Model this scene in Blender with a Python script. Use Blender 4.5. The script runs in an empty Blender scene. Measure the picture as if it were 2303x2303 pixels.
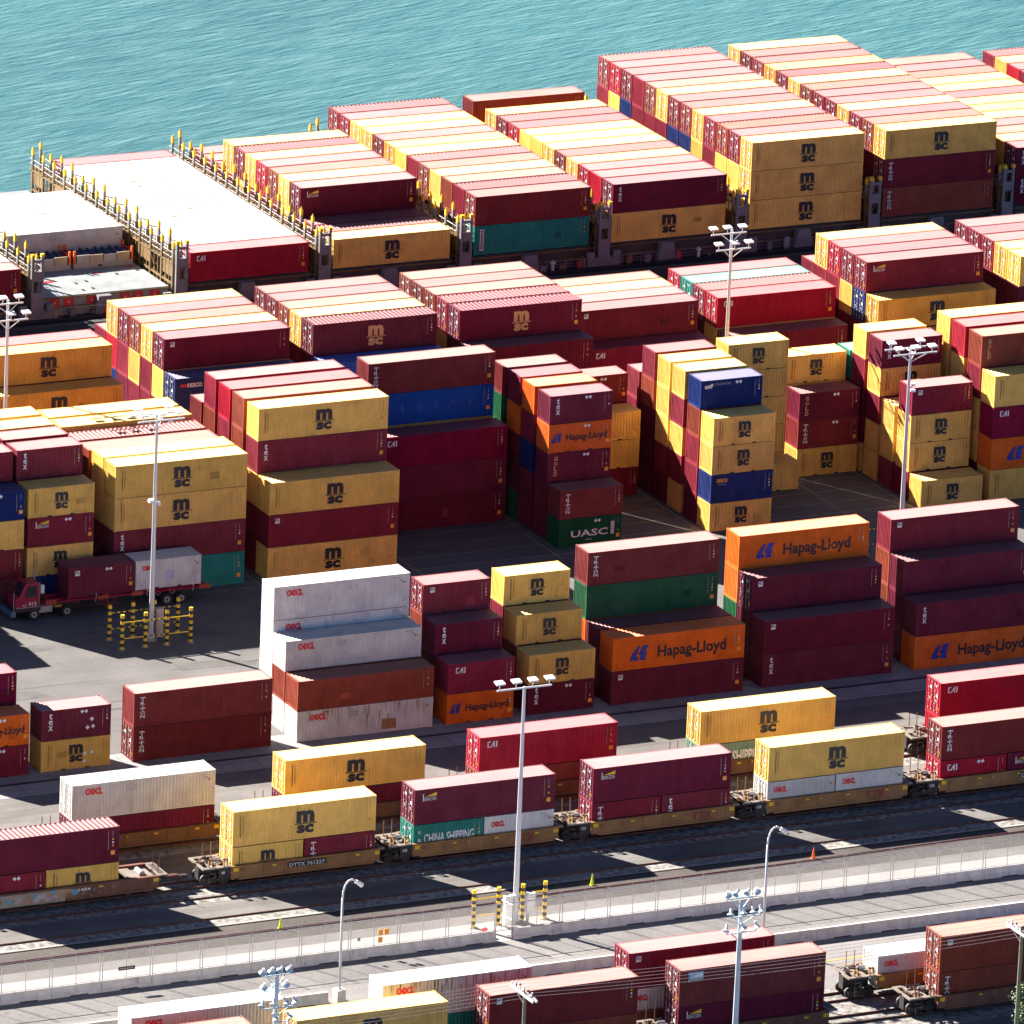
import bpy, bmesh, math, random
from mathutils import Vector, Matrix
random.seed(7)
scene = bpy.context.scene
C = scene.collection
# ------------------------------------------------------------------ camera, sky, sun, exposure
cam_data = bpy.data.cameras.new("camera")
cam = bpy.data.objects.new("camera", cam_data)
C.objects.link(cam)
scene.camera = cam
RX = Vector((0.90290107, -0.42811123, 0.03860605))
RY = Vector((0.09660174, 0.28960868, 0.95225780))
RZ = Vector((0.41885290, 0.85606518, -0.30284428))
mw = Matrix.Identity(4)
for i in range(3):
    mw[i][0], mw[i][1], mw[i][2] = RX[i], RY[i], -RZ[i]
mw.translation = Vector((-334.08552, -682.814845, 249.26121))
cam.matrix_world = mw
cam_data.sensor_width = 36.0
cam_data.lens = 21175.49 / 2303.0 * 36.0
cam_data.clip_start = 50.0
cam_data.clip_end = 20000.0
SUN_AZ = math.atan2(-0.482, 0.876)          # from +Y, clockwise positive towards +X
SUN_EL = math.radians(30.8)
world = bpy.data.worlds.new("World")
scene.world = world
world.use_nodes = True
wn = world.node_tree
bg = wn.nodes["Background"]
sky = wn.nodes.new("ShaderNodeTexSky")
sky.sky_type = 'NISHITA'
sky.sun_disc = False
sky.sun_elevation = SUN_EL
sky.sun_rotation = SUN_AZ
sky.air_density = 0.32
sky.dust_density = 0.2
sky.ozone_density = 3.0
wn.links.new(sky.outputs[0], bg.inputs[0])
bg.inputs[1].default_value = 0.05
sun_data = bpy.data.lights.new("sun", 'SUN')
sun_data.energy = 5.0
sun_data.angle = math.radians(0.5)
sun_data.color = (1.0, 0.93, 0.83)
sun = bpy.data.objects.new("sun", sun_data)
C.objects.link(sun)
sd = Vector((math.sin(SUN_AZ) * math.cos(SUN_EL), math.cos(SUN_AZ) * math.cos(SUN_EL), math.sin(SUN_EL)))
sun.rotation_euler = (-sd).to_track_quat('-Z', 'Y').to_euler()
scene.view_settings.view_transform = 'Standard'
scene.view_settings.look = 'None'
scene.view_settings.exposure = 2.1
scene.view_settings.gamma = 1.0
scene.cycles.max_bounces = 6
scene.cycles.diffuse_bounces = 2
scene.cycles.glossy_bounces = 3
scene.cycles.transparent_max_bounces = 12

# ------------------------------------------------------------------ materials
MATS = {}
def new_mat(name):
    m = bpy.data.materials.new(name)
    m.use_nodes = True
    nt = m.node_tree
    return m, nt, nt.nodes["Principled BSDF"]
def nd(nt, t, **kw):
    n = nt.nodes.new(t)
    for k, v in kw.items():
        setattr(n, k, v)
    return n
def mixc(nt, a, b, f, mode='MIX'):
    n = nd(nt, "ShaderNodeMix", data_type='RGBA', blend_type=mode)
    for sock, v in ((n.inputs[6], a), (n.inputs[7], b), (n.inputs[0], f)):
        if hasattr(v, 'links'):
            nt.links.new(v, sock)
        elif isinstance(v, (int, float)):
            sock.default_value = v
        else:
            sock.default_value = (*v, 1)
    return n.outputs[2]
def ramp(nt, src, stops):
    r = nd(nt, "ShaderNodeValToRGB")
    el = r.color_ramp.elements
    el[0].position, el[1].position = stops[0][0], stops[1][0]
    for i, s in enumerate(stops):
        e = el[i] if i < 2 else el.new(s[0])
        e.color = (s[1], s[1], s[1], 1) if isinstance(s[1], (int, float)) else (*s[1], 1)
    nt.links.new(src, r.inputs[0])
    return r.outputs[0]
def noise(nt, scale, vec=None, detail=3.0, rough=0.6):
    n = nd(nt, "ShaderNodeTexNoise")
    n.inputs["Scale"].default_value = scale
    n.inputs["Detail"].default_value = detail
    n.inputs["Roughness"].default_value = rough
    if vec is not None:
        nt.links.new(vec, n.inputs["Vector"])
    return n.outputs[0]
def mapping(nt, src, scale=(1, 1, 1), loc=None):
    m = nd(nt, "ShaderNodeMapping")
    m.inputs["Scale"].default_value = scale
    nt.links.new(src, m.inputs["Vector"])
    if loc is not None:
        nt.links.new(loc, m.inputs["Location"])
    return m.outputs[0]
def flat(name, col, rough=0.6, metal=0.0, var=0.15, scale=1.2, bump=0.0):
    if name in MATS:
        return MATS[name]
    m, nt, p = new_mat(name)
    tc = nd(nt, "ShaderNodeTexCoord")
    f = noise(nt, scale, tc.outputs["Object"])
    fr = ramp(nt, f, [(0.3, 0.0), (0.75, 1.0)])
    c = mixc(nt, tuple(x * (1 - var) for x in col), tuple(min(1, x * (1 + var)) for x in col), fr)
    nt.links.new(c, p.inputs["Base Color"])
    p.inputs["Roughness"].default_value = rough
    p.inputs["Metallic"].default_value = metal
    MATS[name] = m
    return m

def paint_material(name, roof, from_attr):
    """Container paint: colour per object (or per face attribute), chalked roofs, dirt and rust with shapes of their own."""
    m, nt, p = new_mat(name)
    tc = nd(nt, "ShaderNodeTexCoord")
    oi = nd(nt, "ShaderNodeObjectInfo")
    geo = nd(nt, "ShaderNodeNewGeometry")
    if from_attr:
        at = nd(nt, "ShaderNodeAttribute", attribute_name="paint")
        base, fade = at.outputs["Color"], at.outputs["Alpha"]
        pos = geo.outputs["Position"]
    else:
        base, fade = oi.outputs["Color"], oi.outputs["Alpha"]
        comb = nd(nt, "ShaderNodeCombineXYZ")
        mul = nd(nt, "ShaderNodeMath", operation='MULTIPLY')
        mul.inputs[1].default_value = 300.0
        nt.links.new(oi.outputs["Random"], mul.inputs[0])
        for i in range(3):
            nt.links.new(mul.outputs[0], comb.inputs[i])
        pos = mapping(nt, tc.outputs["Object"], (1, 1, 1), comb.outputs[0])
    # broad fading blotches
    n1 = noise(nt, 0.55, pos, 4)
    dark = mixc(nt, base, (0.80, 0.80, 0.82), 1.0, 'MULTIPLY')
    col = mixc(nt, dark, base, ramp(nt, n1, [(0.36, 0.0), (0.62, 1.0)]))
    # grime patches and rust spots
    n2 = noise(nt, 2.6, mapping(nt, pos, (1.0, 1.0, 0.35)), 5, 0.7)
    ra = nd(nt, 'ShaderNodeMath', operation='MULTIPLY')
    nt.links.new(ramp(nt, n2, [(0.60, 0.0), (0.78, 0.75)]), ra.inputs[0])
    nt.links.new(ramp(nt, oi.outputs['Random'], [(0.25, 0.15), (1.0, 1.0)]), ra.inputs[1])
    rust_amt = ra.outputs[0]
    col = mixc(nt, col, (0.10, 0.045, 0.025), rust_amt)
    n3 = noise(nt, 0.9, mapping(nt, pos, (1.1, 1.1, 0.12)), 4, 0.6)
    col = mixc(nt, col, mixc(nt, base, (0.55, 0.52, 0.50), 1.0, 'MULTIPLY'), ramp(nt, n3, [(0.55, 0.0), (0.78, 0.5)]))
    sf = nd(nt, 'ShaderNodeMath', operation='MULTIPLY')
    nt.links.new(ramp(nt, oi.outputs['Random'], [(0.0, 0.07), (0.6, 0.0)]), sf.inputs[0])
    nt.links.new(ramp(nt, n1, [(0.3, 0.4), (0.7, 1.0)]), sf.inputs[1])
    col = mixc(nt, col, (0.40, 0.33, 0.31), sf.outputs[0])
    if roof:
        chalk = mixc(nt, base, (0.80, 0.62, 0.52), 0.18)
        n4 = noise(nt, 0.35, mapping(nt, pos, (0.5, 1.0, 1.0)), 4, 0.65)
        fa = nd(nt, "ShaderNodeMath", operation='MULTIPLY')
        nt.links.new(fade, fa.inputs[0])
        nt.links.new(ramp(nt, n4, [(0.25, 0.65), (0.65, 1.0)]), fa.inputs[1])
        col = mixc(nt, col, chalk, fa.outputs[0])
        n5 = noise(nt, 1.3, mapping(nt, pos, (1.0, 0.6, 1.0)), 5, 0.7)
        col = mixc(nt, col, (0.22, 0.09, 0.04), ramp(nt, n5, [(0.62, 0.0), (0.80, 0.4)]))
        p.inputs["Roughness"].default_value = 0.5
    else:
        p.inputs["Roughness"].default_value = 0.6
    nt.links.new(col, p.inputs["Base Color"])
    p.inputs["Specular IOR Level"].default_value = 0.2 if roof else 0.08
    MATS[name] = m
    return m
M_PAINT = paint_material("container_paint", False, False)
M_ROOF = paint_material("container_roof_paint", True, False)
M_PAINT_A = paint_material("stack_paint", False, True)
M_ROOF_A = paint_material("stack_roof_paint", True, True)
M_DARK = flat("black_rubber", (0.012, 0.012, 0.014), 0.7)
M_BAR = flat("galvanised_bar", (0.62, 0.58, 0.52), 0.4, 0.3)
M_WHITE = flat("white_vinyl", (0.80, 0.80, 0.80), 0.5)
M_BLACK = flat("black_vinyl", (0.012, 0.014, 0.022), 0.5)
M_RED = flat("red_vinyl", (0.72, 0.02, 0.03), 0.5)
M_BLUE = flat("blue_vinyl", (0.02, 0.03, 0.30), 0.5)
M_YEL = flat("yellow_vinyl", (0.80, 0.48, 0.02), 0.5)
M_GOLD = flat("tan_vinyl", (0.60, 0.38, 0.16), 0.5)
M_BROWN = flat("brown_vinyl", (0.16, 0.085, 0.03), 0.6)
M_LBLUE = flat("faded_blue_vinyl", (0.035, 0.12, 0.43), 0.6)
M_GREYV = flat("grey_vinyl", (0.40, 0.38, 0.40), 0.6)
M_ORV = flat("orange_vinyl", (0.85, 0.35, 0.03), 0.5)
M_STEEL = flat("galvanised_steel", (0.42, 0.42, 0.43), 0.42, 0.55)
M_POLE = flat("painted_pole", (0.55, 0.56, 0.60), 0.45, 0.2, 0.06)
M_GLASS = flat("lamp_glass", (0.80, 0.85, 0.88), 0.2)
M_TIRE = flat("tyre_rubber", (0.02, 0.02, 0.022), 0.8)
M_TRUCK = flat("truck_red", (0.30, 0.012, 0.045), 0.35)
M_RAIL = flat("rusty_rail", (0.10, 0.035, 0.025), 0.6, 0.3, 0.3)
M_SAFE = flat("safety_yellow", (0.78, 0.52, 0.03), 0.5, 0.0, 0.08)
M_SAFEW = flat("band_black", (0.02, 0.02, 0.02), 0.5)
M_LASH = flat("lashing_steel", (0.19, 0.12, 0.05), 0.6, 0.1, 0.35, 0.6)
M_SHIPG = flat("ship_grey", (0.19, 0.185, 0.21), 0.55, 0.0, 0.15)
M_HULL = flat("hull_black", (0.015, 0.017, 0.03), 0.5)
M_CONE_Y = flat("lime_cone", (0.65, 0.75, 0.02), 0.5)
M_CONE_O = flat("orange_cone", (0.85, 0.16, 0.03), 0.5)
M_WELL = flat("well_car_tan", (0.27, 0.135, 0.048), 0.6, 0.0, 0.3, 0.8)
M_WELLB = flat("well_car_rust", (0.17, 0.065, 0.04), 0.7, 0.0, 0.3, 0.8)
M_GREASE = flat("greasy_steel", (0.035, 0.03, 0.03), 0.6, 0.2)
M_WALK = flat("walkway_grating", (0.24, 0.20, 0.17), 0.6, 0.2)
M_WOOD = flat("pole_timber", (0.20, 0.21, 0.13), 0.8, 0.0, 0.3)
M_MINT = flat("mast_blue", (0.50, 0.60, 0.66), 0.4, 0.1)
M_CRATE = flat("crate_grey", (0.45, 0.40, 0.36), 0.7)
M_TARP = flat("tarp_blue", (0.03, 0.06, 0.13), 0.6)
M_HATCH = flat("hatch_paint", (0.27, 0.29, 0.30), 0.55, 0.0, 0.25, 0.5)
M_DECK = flat("ship_deck", (0.055, 0.048, 0.045), 0.7, 0.0, 0.3)
M_FIRE = flat("hydrant_red", (0.60, 0.03, 0.05), 0.4)

# ------------------------------------------------------------------ mesh helpers
class MB:
    """Collects shapes, then links them as ONE mesh object."""
    def __init__(self):
        self.v, self.f, self.m, self.mats = [], [], [], []
    def mi(self, mat):
        if mat not in self.mats:
            self.mats.append(mat)
        return self.mats.index(mat)
    def quad(self, a, b, c, d, mat):
        n = len(self.v)
        self.v += [a, b, c, d]
        self.f.append((n, n + 1, n + 2, n + 3))
        self.m.append(self.mi(mat))
    def poly(self, pts, mat):
        n = len(self.v)
        self.v += list(pts)
        self.f.append(tuple(range(n, n + len(pts))))
        self.m.append(self.mi(mat))
    def box(self, x0, x1, y0, y1, z0, z1, mat, top=None):
        n = len(self.v)
        self.v += [(x0, y0, z0), (x1, y0, z0), (x1, y1, z0), (x0, y1, z0), (x0, y0, z1), (x1, y0, z1), (x1, y1, z1), (x0, y1, z1)]
        k = self.mi(mat)
        kt = self.mi(top) if top else k
        for q, mm in (((0, 3, 2, 1), k), ((4, 5, 6, 7), kt), ((0, 1, 5, 4), k), ((1, 2, 6, 5), k), ((2, 3, 7, 6), k), ((3, 0, 4, 7), k)):
            self.f.append(tuple(n + i for i in q))
            self.m.append(mm)
    def tube(self, p, q, r, mat, r2=None, n=8, caps=True):
        p, q = Vector(p), Vector(q)
        d = (q - p).normalized()
        u = d.orthogonal().normalized()
        w = d.cross(u)
        r2 = r if r2 is None else r2
        s = len(self.v)
        for c, rr in ((p, r), (q, r2)):
            for i in range(n):
                a = 2 * math.pi * i / n
                self.v.append(tuple(c + u * (rr * math.cos(a)) + w * (rr * math.sin(a))))
        k = self.mi(mat)
        for i in range(n):
            j = (i + 1) % n
            self.f.append((s + i, s + j, s + n + j, s + n + i))
            self.m.append(k)
        if caps:
            self.f.append(tuple(s + i for i in reversed(range(n))))
            self.f.append(tuple(s + n + i for i in range(n)))
            self.m += [k, k]
    def bar(self, p, q, w, h, mat):
        """square bar between two points, w horizontal, h vertical thickness"""
        p, q = Vector(p), Vector(q)
        d = (q - p).normalized()
        up = Vector((0, 0, 1)) if abs(d.z) < 0.95 else Vector((0, 1, 0))
        s = d.cross(up).normalized()
        t = s.cross(d).normalized()
        n = len(self.v)
        for c in (p, q):
            for a, b in ((-1, -1), (1, -1), (1, 1), (-1, 1)):
                self.v.append(tuple(c + s * (a * w / 2) + t * (b * h / 2)))
        k = self.mi(mat)
        for qd in ((3, 2, 1, 0), (4, 5, 6, 7), (0, 1, 5, 4), (1, 2, 6, 5), (2, 3, 7, 6), (3, 0, 4, 7)):
            self.f.append(tuple(n + i for i in qd))
            self.m.append(k)
    def mesh(self, name):
        me = bpy.data.meshes.new(name)
        me.from_pydata(self.v, [], self.f)
        for mt in self.mats:
            me.materials.append(mt)
        me.polygons.foreach_set("material_index", self.m)
        me.update()
        return me
    def build(self, name, parent=None, smooth=False):
        o = bpy.data.objects.new(name, self.mesh(name))
        if smooth:
            o.data.polygons.foreach_set("use_smooth", [True] * len(self.f))
        C.objects.link(o)
        o.parent = parent
        return o
def part(name, mesh, parent, loc=(0, 0, 0), rotz=0.0):
    o = bpy.data.objects.new(name, mesh)
    C.objects.link(o)
    o.parent = parent
    o.location = loc
    o.rotation_euler = (0, 0, rotz)
    return o
def thing(name, label, cat, loc=(0, 0, 0), rotz=0.0, group=None):
    o = bpy.data.objects.new(name, None)
    o.empty_display_size = 0.5
    C.objects.link(o)
    o.location = loc
    o.rotation_euler = (0, 0, rotz)
    tag(o, label, cat, group)
    return o
def tag(o, label=None, cat=None, group=None, kind=None):
    for k, v in (("label", label), ("category", cat), ("group", group), ("kind", kind)):
        if v:
            o[k] = v
    return o
def dup(root, loc, label=None, group=None, rotz=None):
    r = root.copy()
    C.objects.link(r)
    r.location = loc
    if rotz is not None:
        r.rotation_euler = (0, 0, rotz)
    if label:
        r['label'] = label
    if group:
        r['group'] = group
    for ch in list(root.children):
        c = ch.copy()
        C.objects.link(c)
        c.parent = r
        for g in list(ch.children):
            d = g.copy()
            C.objects.link(d)
            d.parent = c
    return r
def text_mesh(s, height, mat, bold=0.0, width=None, stack=False, shear=0.0, spacing=1.0):
    """Upright lettering in the XZ plane, top-left corner at the origin, facing -Y."""
    cu = bpy.data.curves.new("lettering", 'FONT')
    cu.body = "\n".join(s) if stack else s
    cu.align_x = 'CENTER' if stack else 'LEFT'
    cu.space_line = 0.80
    cu.space_character = spacing
    cu.offset = bold
    cu.shear = shear
    cu.resolution_u = 2
    ob = bpy.data.objects.new("lettering", cu)
    C.objects.link(ob)
    bpy.context.view_layer.update()
    dg = bpy.context.evaluated_depsgraph_get()
    me = bpy.data.meshes.new_from_object(ob.evaluated_get(dg))
    bpy.data.objects.remove(ob)
    bpy.data.curves.remove(cu)
    xs = [v.co.x for v in me.vertices]
    ys = [v.co.y for v in me.vertices]
    x0, x1, y0, y1 = min(xs), max(xs), min(ys), max(ys)
    kz = height / (y1 - y0)
    kx = kz if width is None else width / (x1 - x0)
    pts = [((v.co.x - x0) * kx, 0.0, (v.co.y - y1) * kz) for v in me.vertices]
    faces = [tuple(p.vertices) for p in me.polygons]
    bpy.data.meshes.remove(me)
    return pts, faces, mat
def add_text(mb, t, dx, dz, dy=0.0):
    pts, faces, mat = t
    n = len(mb.v)
    mb.v += [(p[0] + dx, p[1] + dy, p[2] + dz) for p in pts]
    k = mb.mi(mat)
    for f in faces:
        mb.f.append(tuple(n + i for i in f))
        mb.m.append(k)
# ------------------------------------------------------------------ containers: what stands where
# SPEC-BEGIN
L40, L20, CW, HC, ST = 12.192, 6.058, 2.438, 2.896, 2.591
COL = {  # paint, roof fade
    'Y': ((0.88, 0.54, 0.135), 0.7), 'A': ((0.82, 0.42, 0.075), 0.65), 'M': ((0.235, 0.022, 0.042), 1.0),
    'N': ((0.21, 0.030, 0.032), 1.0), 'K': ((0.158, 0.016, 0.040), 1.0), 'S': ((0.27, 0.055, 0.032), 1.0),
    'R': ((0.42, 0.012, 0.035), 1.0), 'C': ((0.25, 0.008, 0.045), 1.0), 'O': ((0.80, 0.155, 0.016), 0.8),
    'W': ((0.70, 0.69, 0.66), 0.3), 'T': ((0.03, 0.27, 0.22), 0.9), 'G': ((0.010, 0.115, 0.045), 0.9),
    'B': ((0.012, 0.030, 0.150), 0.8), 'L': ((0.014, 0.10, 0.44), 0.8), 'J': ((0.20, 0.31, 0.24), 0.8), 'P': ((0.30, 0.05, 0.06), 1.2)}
CNAME = {'Y': 'mustard yellow', 'A': 'amber yellow', 'M': 'maroon', 'N': 'reddish brown', 'K': 'dark plum', 'S': 'rust brown',
         'R': 'crimson', 'C': 'dark crimson', 'O': 'orange', 'W': 'white', 'T': 'teal', 'G': 'dark green', 'B': 'navy', 'L': 'bright blue', 'J': 'sage green', 'P': 'pinkish maroon'}
LNAME = {'msc': 'with big black three letter logo', 'mscg': 'with big tan three letter logo', 'tri': 'with upright six letter name', 'tex': 'with upright three letter name',
         'cai': 'with small white corner letters', 'hap': 'with blue emblem and long name', 'oocl': 'with red four letter name', 'uasc': 'with big white four letter name',
         'gold': 'with upright tan name', 'bea': 'with yellow wedge logo', 'sea': 'with red and white name', 'seao': 'with small orange name', 'cro': 'with white lion logo',
         'hyv': 'with faded spaced letters', 'chi': 'with large two word name', 'bdg': 'with small square badge', 'beaf': 'with faded pale logo patch', 'teal': 'with white upright name panel'}
# a tier is  colour[style]:logo[:flags]   style d = doors on the left end, b = blank left end, x = coarse roof; '?' = hidden, goes to the common stack
def st(phrase, x, ln, rows, base=0.0, h=HC, ship=False):
    return dict(phrase=phrase, x=x, L=ln, rows=rows, base=base, h=h, ship=ship)
def sy(i):
    return 90.0 + 2.62 * i
Q = [38.8, 41.45, 44.05, 46.7, 49.35, 51.95, 54.5, 57.1]
BR = [0, 11.0, 13.75, 16.9, 19.8, 22.85, 25.75]
RC_, RB_, RA_ = -23.05, -25.65, -28.3
STACKS = []
def ship_bay(phrase, x, cols):
    STACKS.append(st(phrase, x, L40, [(sy(i), t, None) for i, t in cols], 1.88, HC, True))
ship_bay("far left ship bay", -19.75, [(0, ['Md']), (1, ['Wd']), (2, ['Bd']), (3, ['Bd'])])
ship_bay("bare hatch ship bay", -5.05, [(i, ['Wd']) for i in range(4, 9)])
ship_bay("long white ship bay", 9.5, [(0, ['Rd:cai'])] + [(i, ['Wd']) for i in range(1, 12)] + [(12, ['Md'])])
ship_bay("stepped ship bay", 24.2, [(0, ['Yd:msc']), (1, ['Mdx']), (2, ['Md']), (3, ['Kd', 'Kd:bea']), (4, ['Yd', 'Yd']), (5, ['Md', 'Sd']), (6, ['Md', 'Rd']), (7, ['Md', 'Yd']),
                               (8, ['Yd', 'Mdx']), (9, ['Md', 'Yd']), (10, ['Md']), (11, ['Md']), (12, ['Md'])])
ship_bay("ship bay over teal", 38.85, [(0, ['Td:teal', 'Nd']), (1, ['?', 'Mbx']), (2, ['?', 'Sb']), (3, ['?', 'Yb']), (4, ['?', 'Sd']), (5, ['?', 'Mbx']), (6, ['?', 'Yb']), (7, ['?', 'Ad']),
                                 (8, ['?', 'Md']), (9, ['?', 'Yd']), (10, ['?', 'Yd']), (11, ['?', 'Md']), (12, ['?', 'Mdx'])])
ship_bay("ship bay right of teal", 53.35, [(0, ['Yd:msc', 'Kd:tex']), (1, ['?', 'Rb']), (2, ['?', 'Rd']), (3, ['?', 'Yd']), (4, ['?', 'Nd']), (5, ['?', 'Yd']), (6, ['?', 'Yb']), (7, ['?', 'Yb']),
                                     (8, ['?', 'Rd']), (9, ['?', 'Mdx']), (10, ['?', 'Yd']), (11, ['Sd']), (12, ['Md', 'Nb'])])
ship_bay("triple mustard ship bay", 68.05, [(0, ['Yd:msc', 'Yd:msc', 'Yd:msc']), (1, ['?', 'Yd', 'Md']), (2, ['?', 'Yd', 'Sdx']), (3, ['?', 'Mb', 'Md']), (4, ['?', 'Yb', 'Yd']), (5, ['?', 'Bd', 'Nd']),
                                      (6, ['?', 'Bd', 'Md']), (7, ['?', 'Mb', 'Yd']), (8, ['?', 'Md', 'Sd']), (9, ['?', 'Md', 'Mb']), (10, ['?', 'Bb', 'Md']), (11, ['?', 'Yd', 'Rd']), (12, ['?', 'Md', 'Pdx'])])
ship_bay("single mustard ship bay", 82.5, [(0, ['Sd:tri', 'Md:tri', 'Yd:msc']), (1, ['?', '?', 'Sd']), (2, ['?', '?', 'Md']), (3, ['?', '?', 'Yd']), (4, ['?', '?', 'Md']), (5, ['?', '?', 'Md']), (6, ['?', '?', 'Sdx']),
                                     (7, ['?', '?', 'Yd']), (8, ['?', '?', 'Mdx']), (9, ['?', '?', 'Ad']), (10, ['?', '?', 'Pdx']), (11, ['?', '?', 'Nd']), (12, ['?', '?', 'Yd'])])
ship_bay("right edge ship bay", 97.05, [(0, ['Kd:tex', 'Kd:tex']), (1, ['?', 'Yd']), (2, ['?', 'Sd']), (3, ['?', 'Md']), (4, ['?', 'Yd']), (5, ['?', 'Ad']), (6, ['?', 'Yd']), (7, ['?', 'Md']),
                                  (8, ['?', 'Yd']), (9, ['?', 'Yd']), (10, ['?', 'Sd']), (11, ['?', 'Md']), (12, ['?', 'Sd'])])
ship_bay("far corner ship bay", 111.35, [(8, ['?', 'Md']), (9, ['?', 'Md']), (10, ['?', 'Rd']), (11, ['?', 'Yd']), (12, ['?', 'Mdx'])])
# far yard block
def far(phrase, x, cols, hs=None):
    STACKS.append(st(phrase, x, L40, [(Q[q], t, None) for q, t in cols], 0.0, HC))
far("far block left edge", -30.3, [(1, ['?', '?', 'Ad:msc']), (2, ['?', '?', '?', 'Ad:msc']), (3, ['?', '?', '?', 'Rd'])])
far("far block over navy", -13.2, [(1, ['?', '?', 'Bd:sea']), (2, ['Md', 'Md', 'Yd', 'Kd:bdg']), (3, ['Yd', 'Md', 'Md', 'Yd']), (4, ['Bd', 'Md', 'Yd', 'Sd']), (5, ['?', 'Kd', 'Md', 'Md']),
                             (6, ['?', 'Bd', 'Rd', 'Yd']), (7, ['?', '?', 'Md'])])
far("far block over bright blue", 1.2, [(1, ['?', '?', 'Lb']), (2, ['?', '?', '?', 'Kdx:mscg']), (3, ['?', '?', '?', 'Yd']), (4, ['?', '?', '?', 'Sd']), (5, ['?', '?', '?', 'Md']), (6, ['?', '?', '?', 'Nd'])])
far("far block behind navy stack", 15.55, [(1, ['?', 'Kd', 'Kd']), (2, ['?', '?', 'Kd', 'Kdx:mscg']), (3, ['?', '?', '?', 'Mdx']), (4, ['?', '?', '?', 'Sd']), (5, ['?', '?', '?', 'Nd']), (6, ['?', '?', '?', 'Sd'])])
far("far block left of teal roof", 30.0, [(3, ['?', 'Cd:cai']), (4, ['?', '?', 'Md:bdg']), (5, ['?', '?', 'Md']), (6, ['?', '?', 'Yd']), (7, ['?', '?', 'Sd'])])
far("far block with teal roof", 44.1, [(3, ['?', 'Md']), (4, ['?', '?', 'Rd:cai']), (5, ['?', '?', 'Mdx']), (6, ['?', '?', 'Td']), (7, ['?', '?', 'Rd'])])
far("far block behind amber", 57.9, [(0, ['?', 'Ab']), (1, ['?', 'Ab']), (2, ['?', '?', 'Ad:msc']), (3, ['?', '?', 'Bd', 'Md:bea']), (4, ['?', '?', 'Yd', 'Md']), (5, ['?', '?', 'Md', 'Rd']), (6, ['?', '?', 'Md', 'Yd']), (7, ['?', '?', 'Md'])])
far("far block right edge", 72.45, [(2, ['?', 'Cd', '?', 'Yd']), (3, ['?', '?', '?', 'Yd']), (4, ['?', '?', '?', 'Md']), (5, ['?', '?', '?', 'Md']), (6, ['?', '?', '?', 'Md'])])
# near yard block
def near(phrase, x, ln, cols, h):
    STACKS.append(st(phrase, x, ln, [(BR[c[0]], c[1], c[2] if len(c) > 2 else None) for c in cols], 0.0, h))
near("outer left stack", -58.2, L20, [(i, ['?'] * 4) for i in range(1, 6)], ST)
near("left edge yard stack", -46.15, L20, [(1, ['Nb', 'Nb', 'Yb', 'Bb']), (2, ['?', '?', '?', '?', 'Mb']), (3, ['?', '?', '?', '?', 'Mb'])], ST)
near("stack behind the truck", -39.8, L20, [(1, ['Bb', 'Yb:msc', 'Mb:bea', 'Yb:msc']), (2, ['?', '?', '?', '?', 'Mb:tex']), (3, ['?', '?', '?', '?', 'Mb']), (4, ['?', '?', '?', '?', 'Yb']), (5, ['?', '?', '?', '?', 'Yb'])], ST)
near("stack behind left mast", -31.9, L40, [(1, ['Tb', 'Mb:tex', 'Yb:msc', 'Yb:msc']), (2, ['?', 'Mb', 'Yb', 'Yb']), (3, ['?', '?', '?', 'Sb'], [HC, HC, HC, ST]), (4, ['?', '?', '?', 'Pbx'], [HC, HC, HC, ST]), (5, ['?', '?', '?', 'Yb']), (6, ['?', '?', '?', 'Yb'])], HC)
near("stack right of left mast", -17.6, L40, [(1, ['Yb:msc', 'Mb:bdg', 'Yb:msc']), (2, ['?', 'Mb', 'Yb', 'Mb:tex', 'Yb:msc']), (3, ['?', '?', '?', 'Sb', 'Sb']), (4, ['?', '?', '?', 'Mb', 'Rb']), (5, ['?', '?', '?', 'Sb', 'Mb']), (6, ['?', '?', '?', 'Nb'])], HC)
near("faded blue stack", -3.2, L40, [(4, ['Kb', 'Kb', 'Cb:cai']), (5, ['?', '?', '?', 'Lb:hyv', 'Nb:tri'])], HC)
near("stack over dark green", 9.95, L20, [(1, ['Gb:uasc', 'Nb:tri']), (2, ['Kb', 'Kb', 'Kb:gold', 'Ob:hap', 'Kb:tex']), (3, ['Kb', 'Kb', 'Bb', 'Mb', 'Ob']), (4, ['Gb', 'Kb', 'Kb', 'Ob', 'Mb']), (5, ['?', '?', '?', 'Gb', 'Nb'])], ST)
near("stack behind orange roof", 17.35, L20, [(5, ['Mb', 'Yb', 'Yb']), (6, ['?', '?', '?', 'Nb'])], ST)
near("navy topped stack", 24.5, L20, [(1, ['Yb:msc', 'Bb:seao', 'Yb:msc', 'Yb:msc']), (2, ['Kb', 'Mb', 'Mb', 'Sb', 'Bb:cro']), (3, ['Yb', 'Mb', 'Yb', 'Mb', 'Yb']), (4, ['Kb', 'Mb', 'Yb', 'Yb', 'Yb']), (5, ['?', '?', 'Kb', 'Sb', 'Mb']), (6, ['?', '?', 'Mb', 'Mb'])], ST)
near("tan column behind navy stack", 31.7, L20, [(5, ['Yb', 'Yb', 'Yb', 'Yb', 'Yb:msc']), (4, ['Yb'])], ST)
near("stack beside tan column", 39.05, L20, [(5, ['Yb:msc', 'Nb:tri', 'Kb:gold']), (6, ['?', '?', '?', 'Yb:msc'])], ST)
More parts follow.
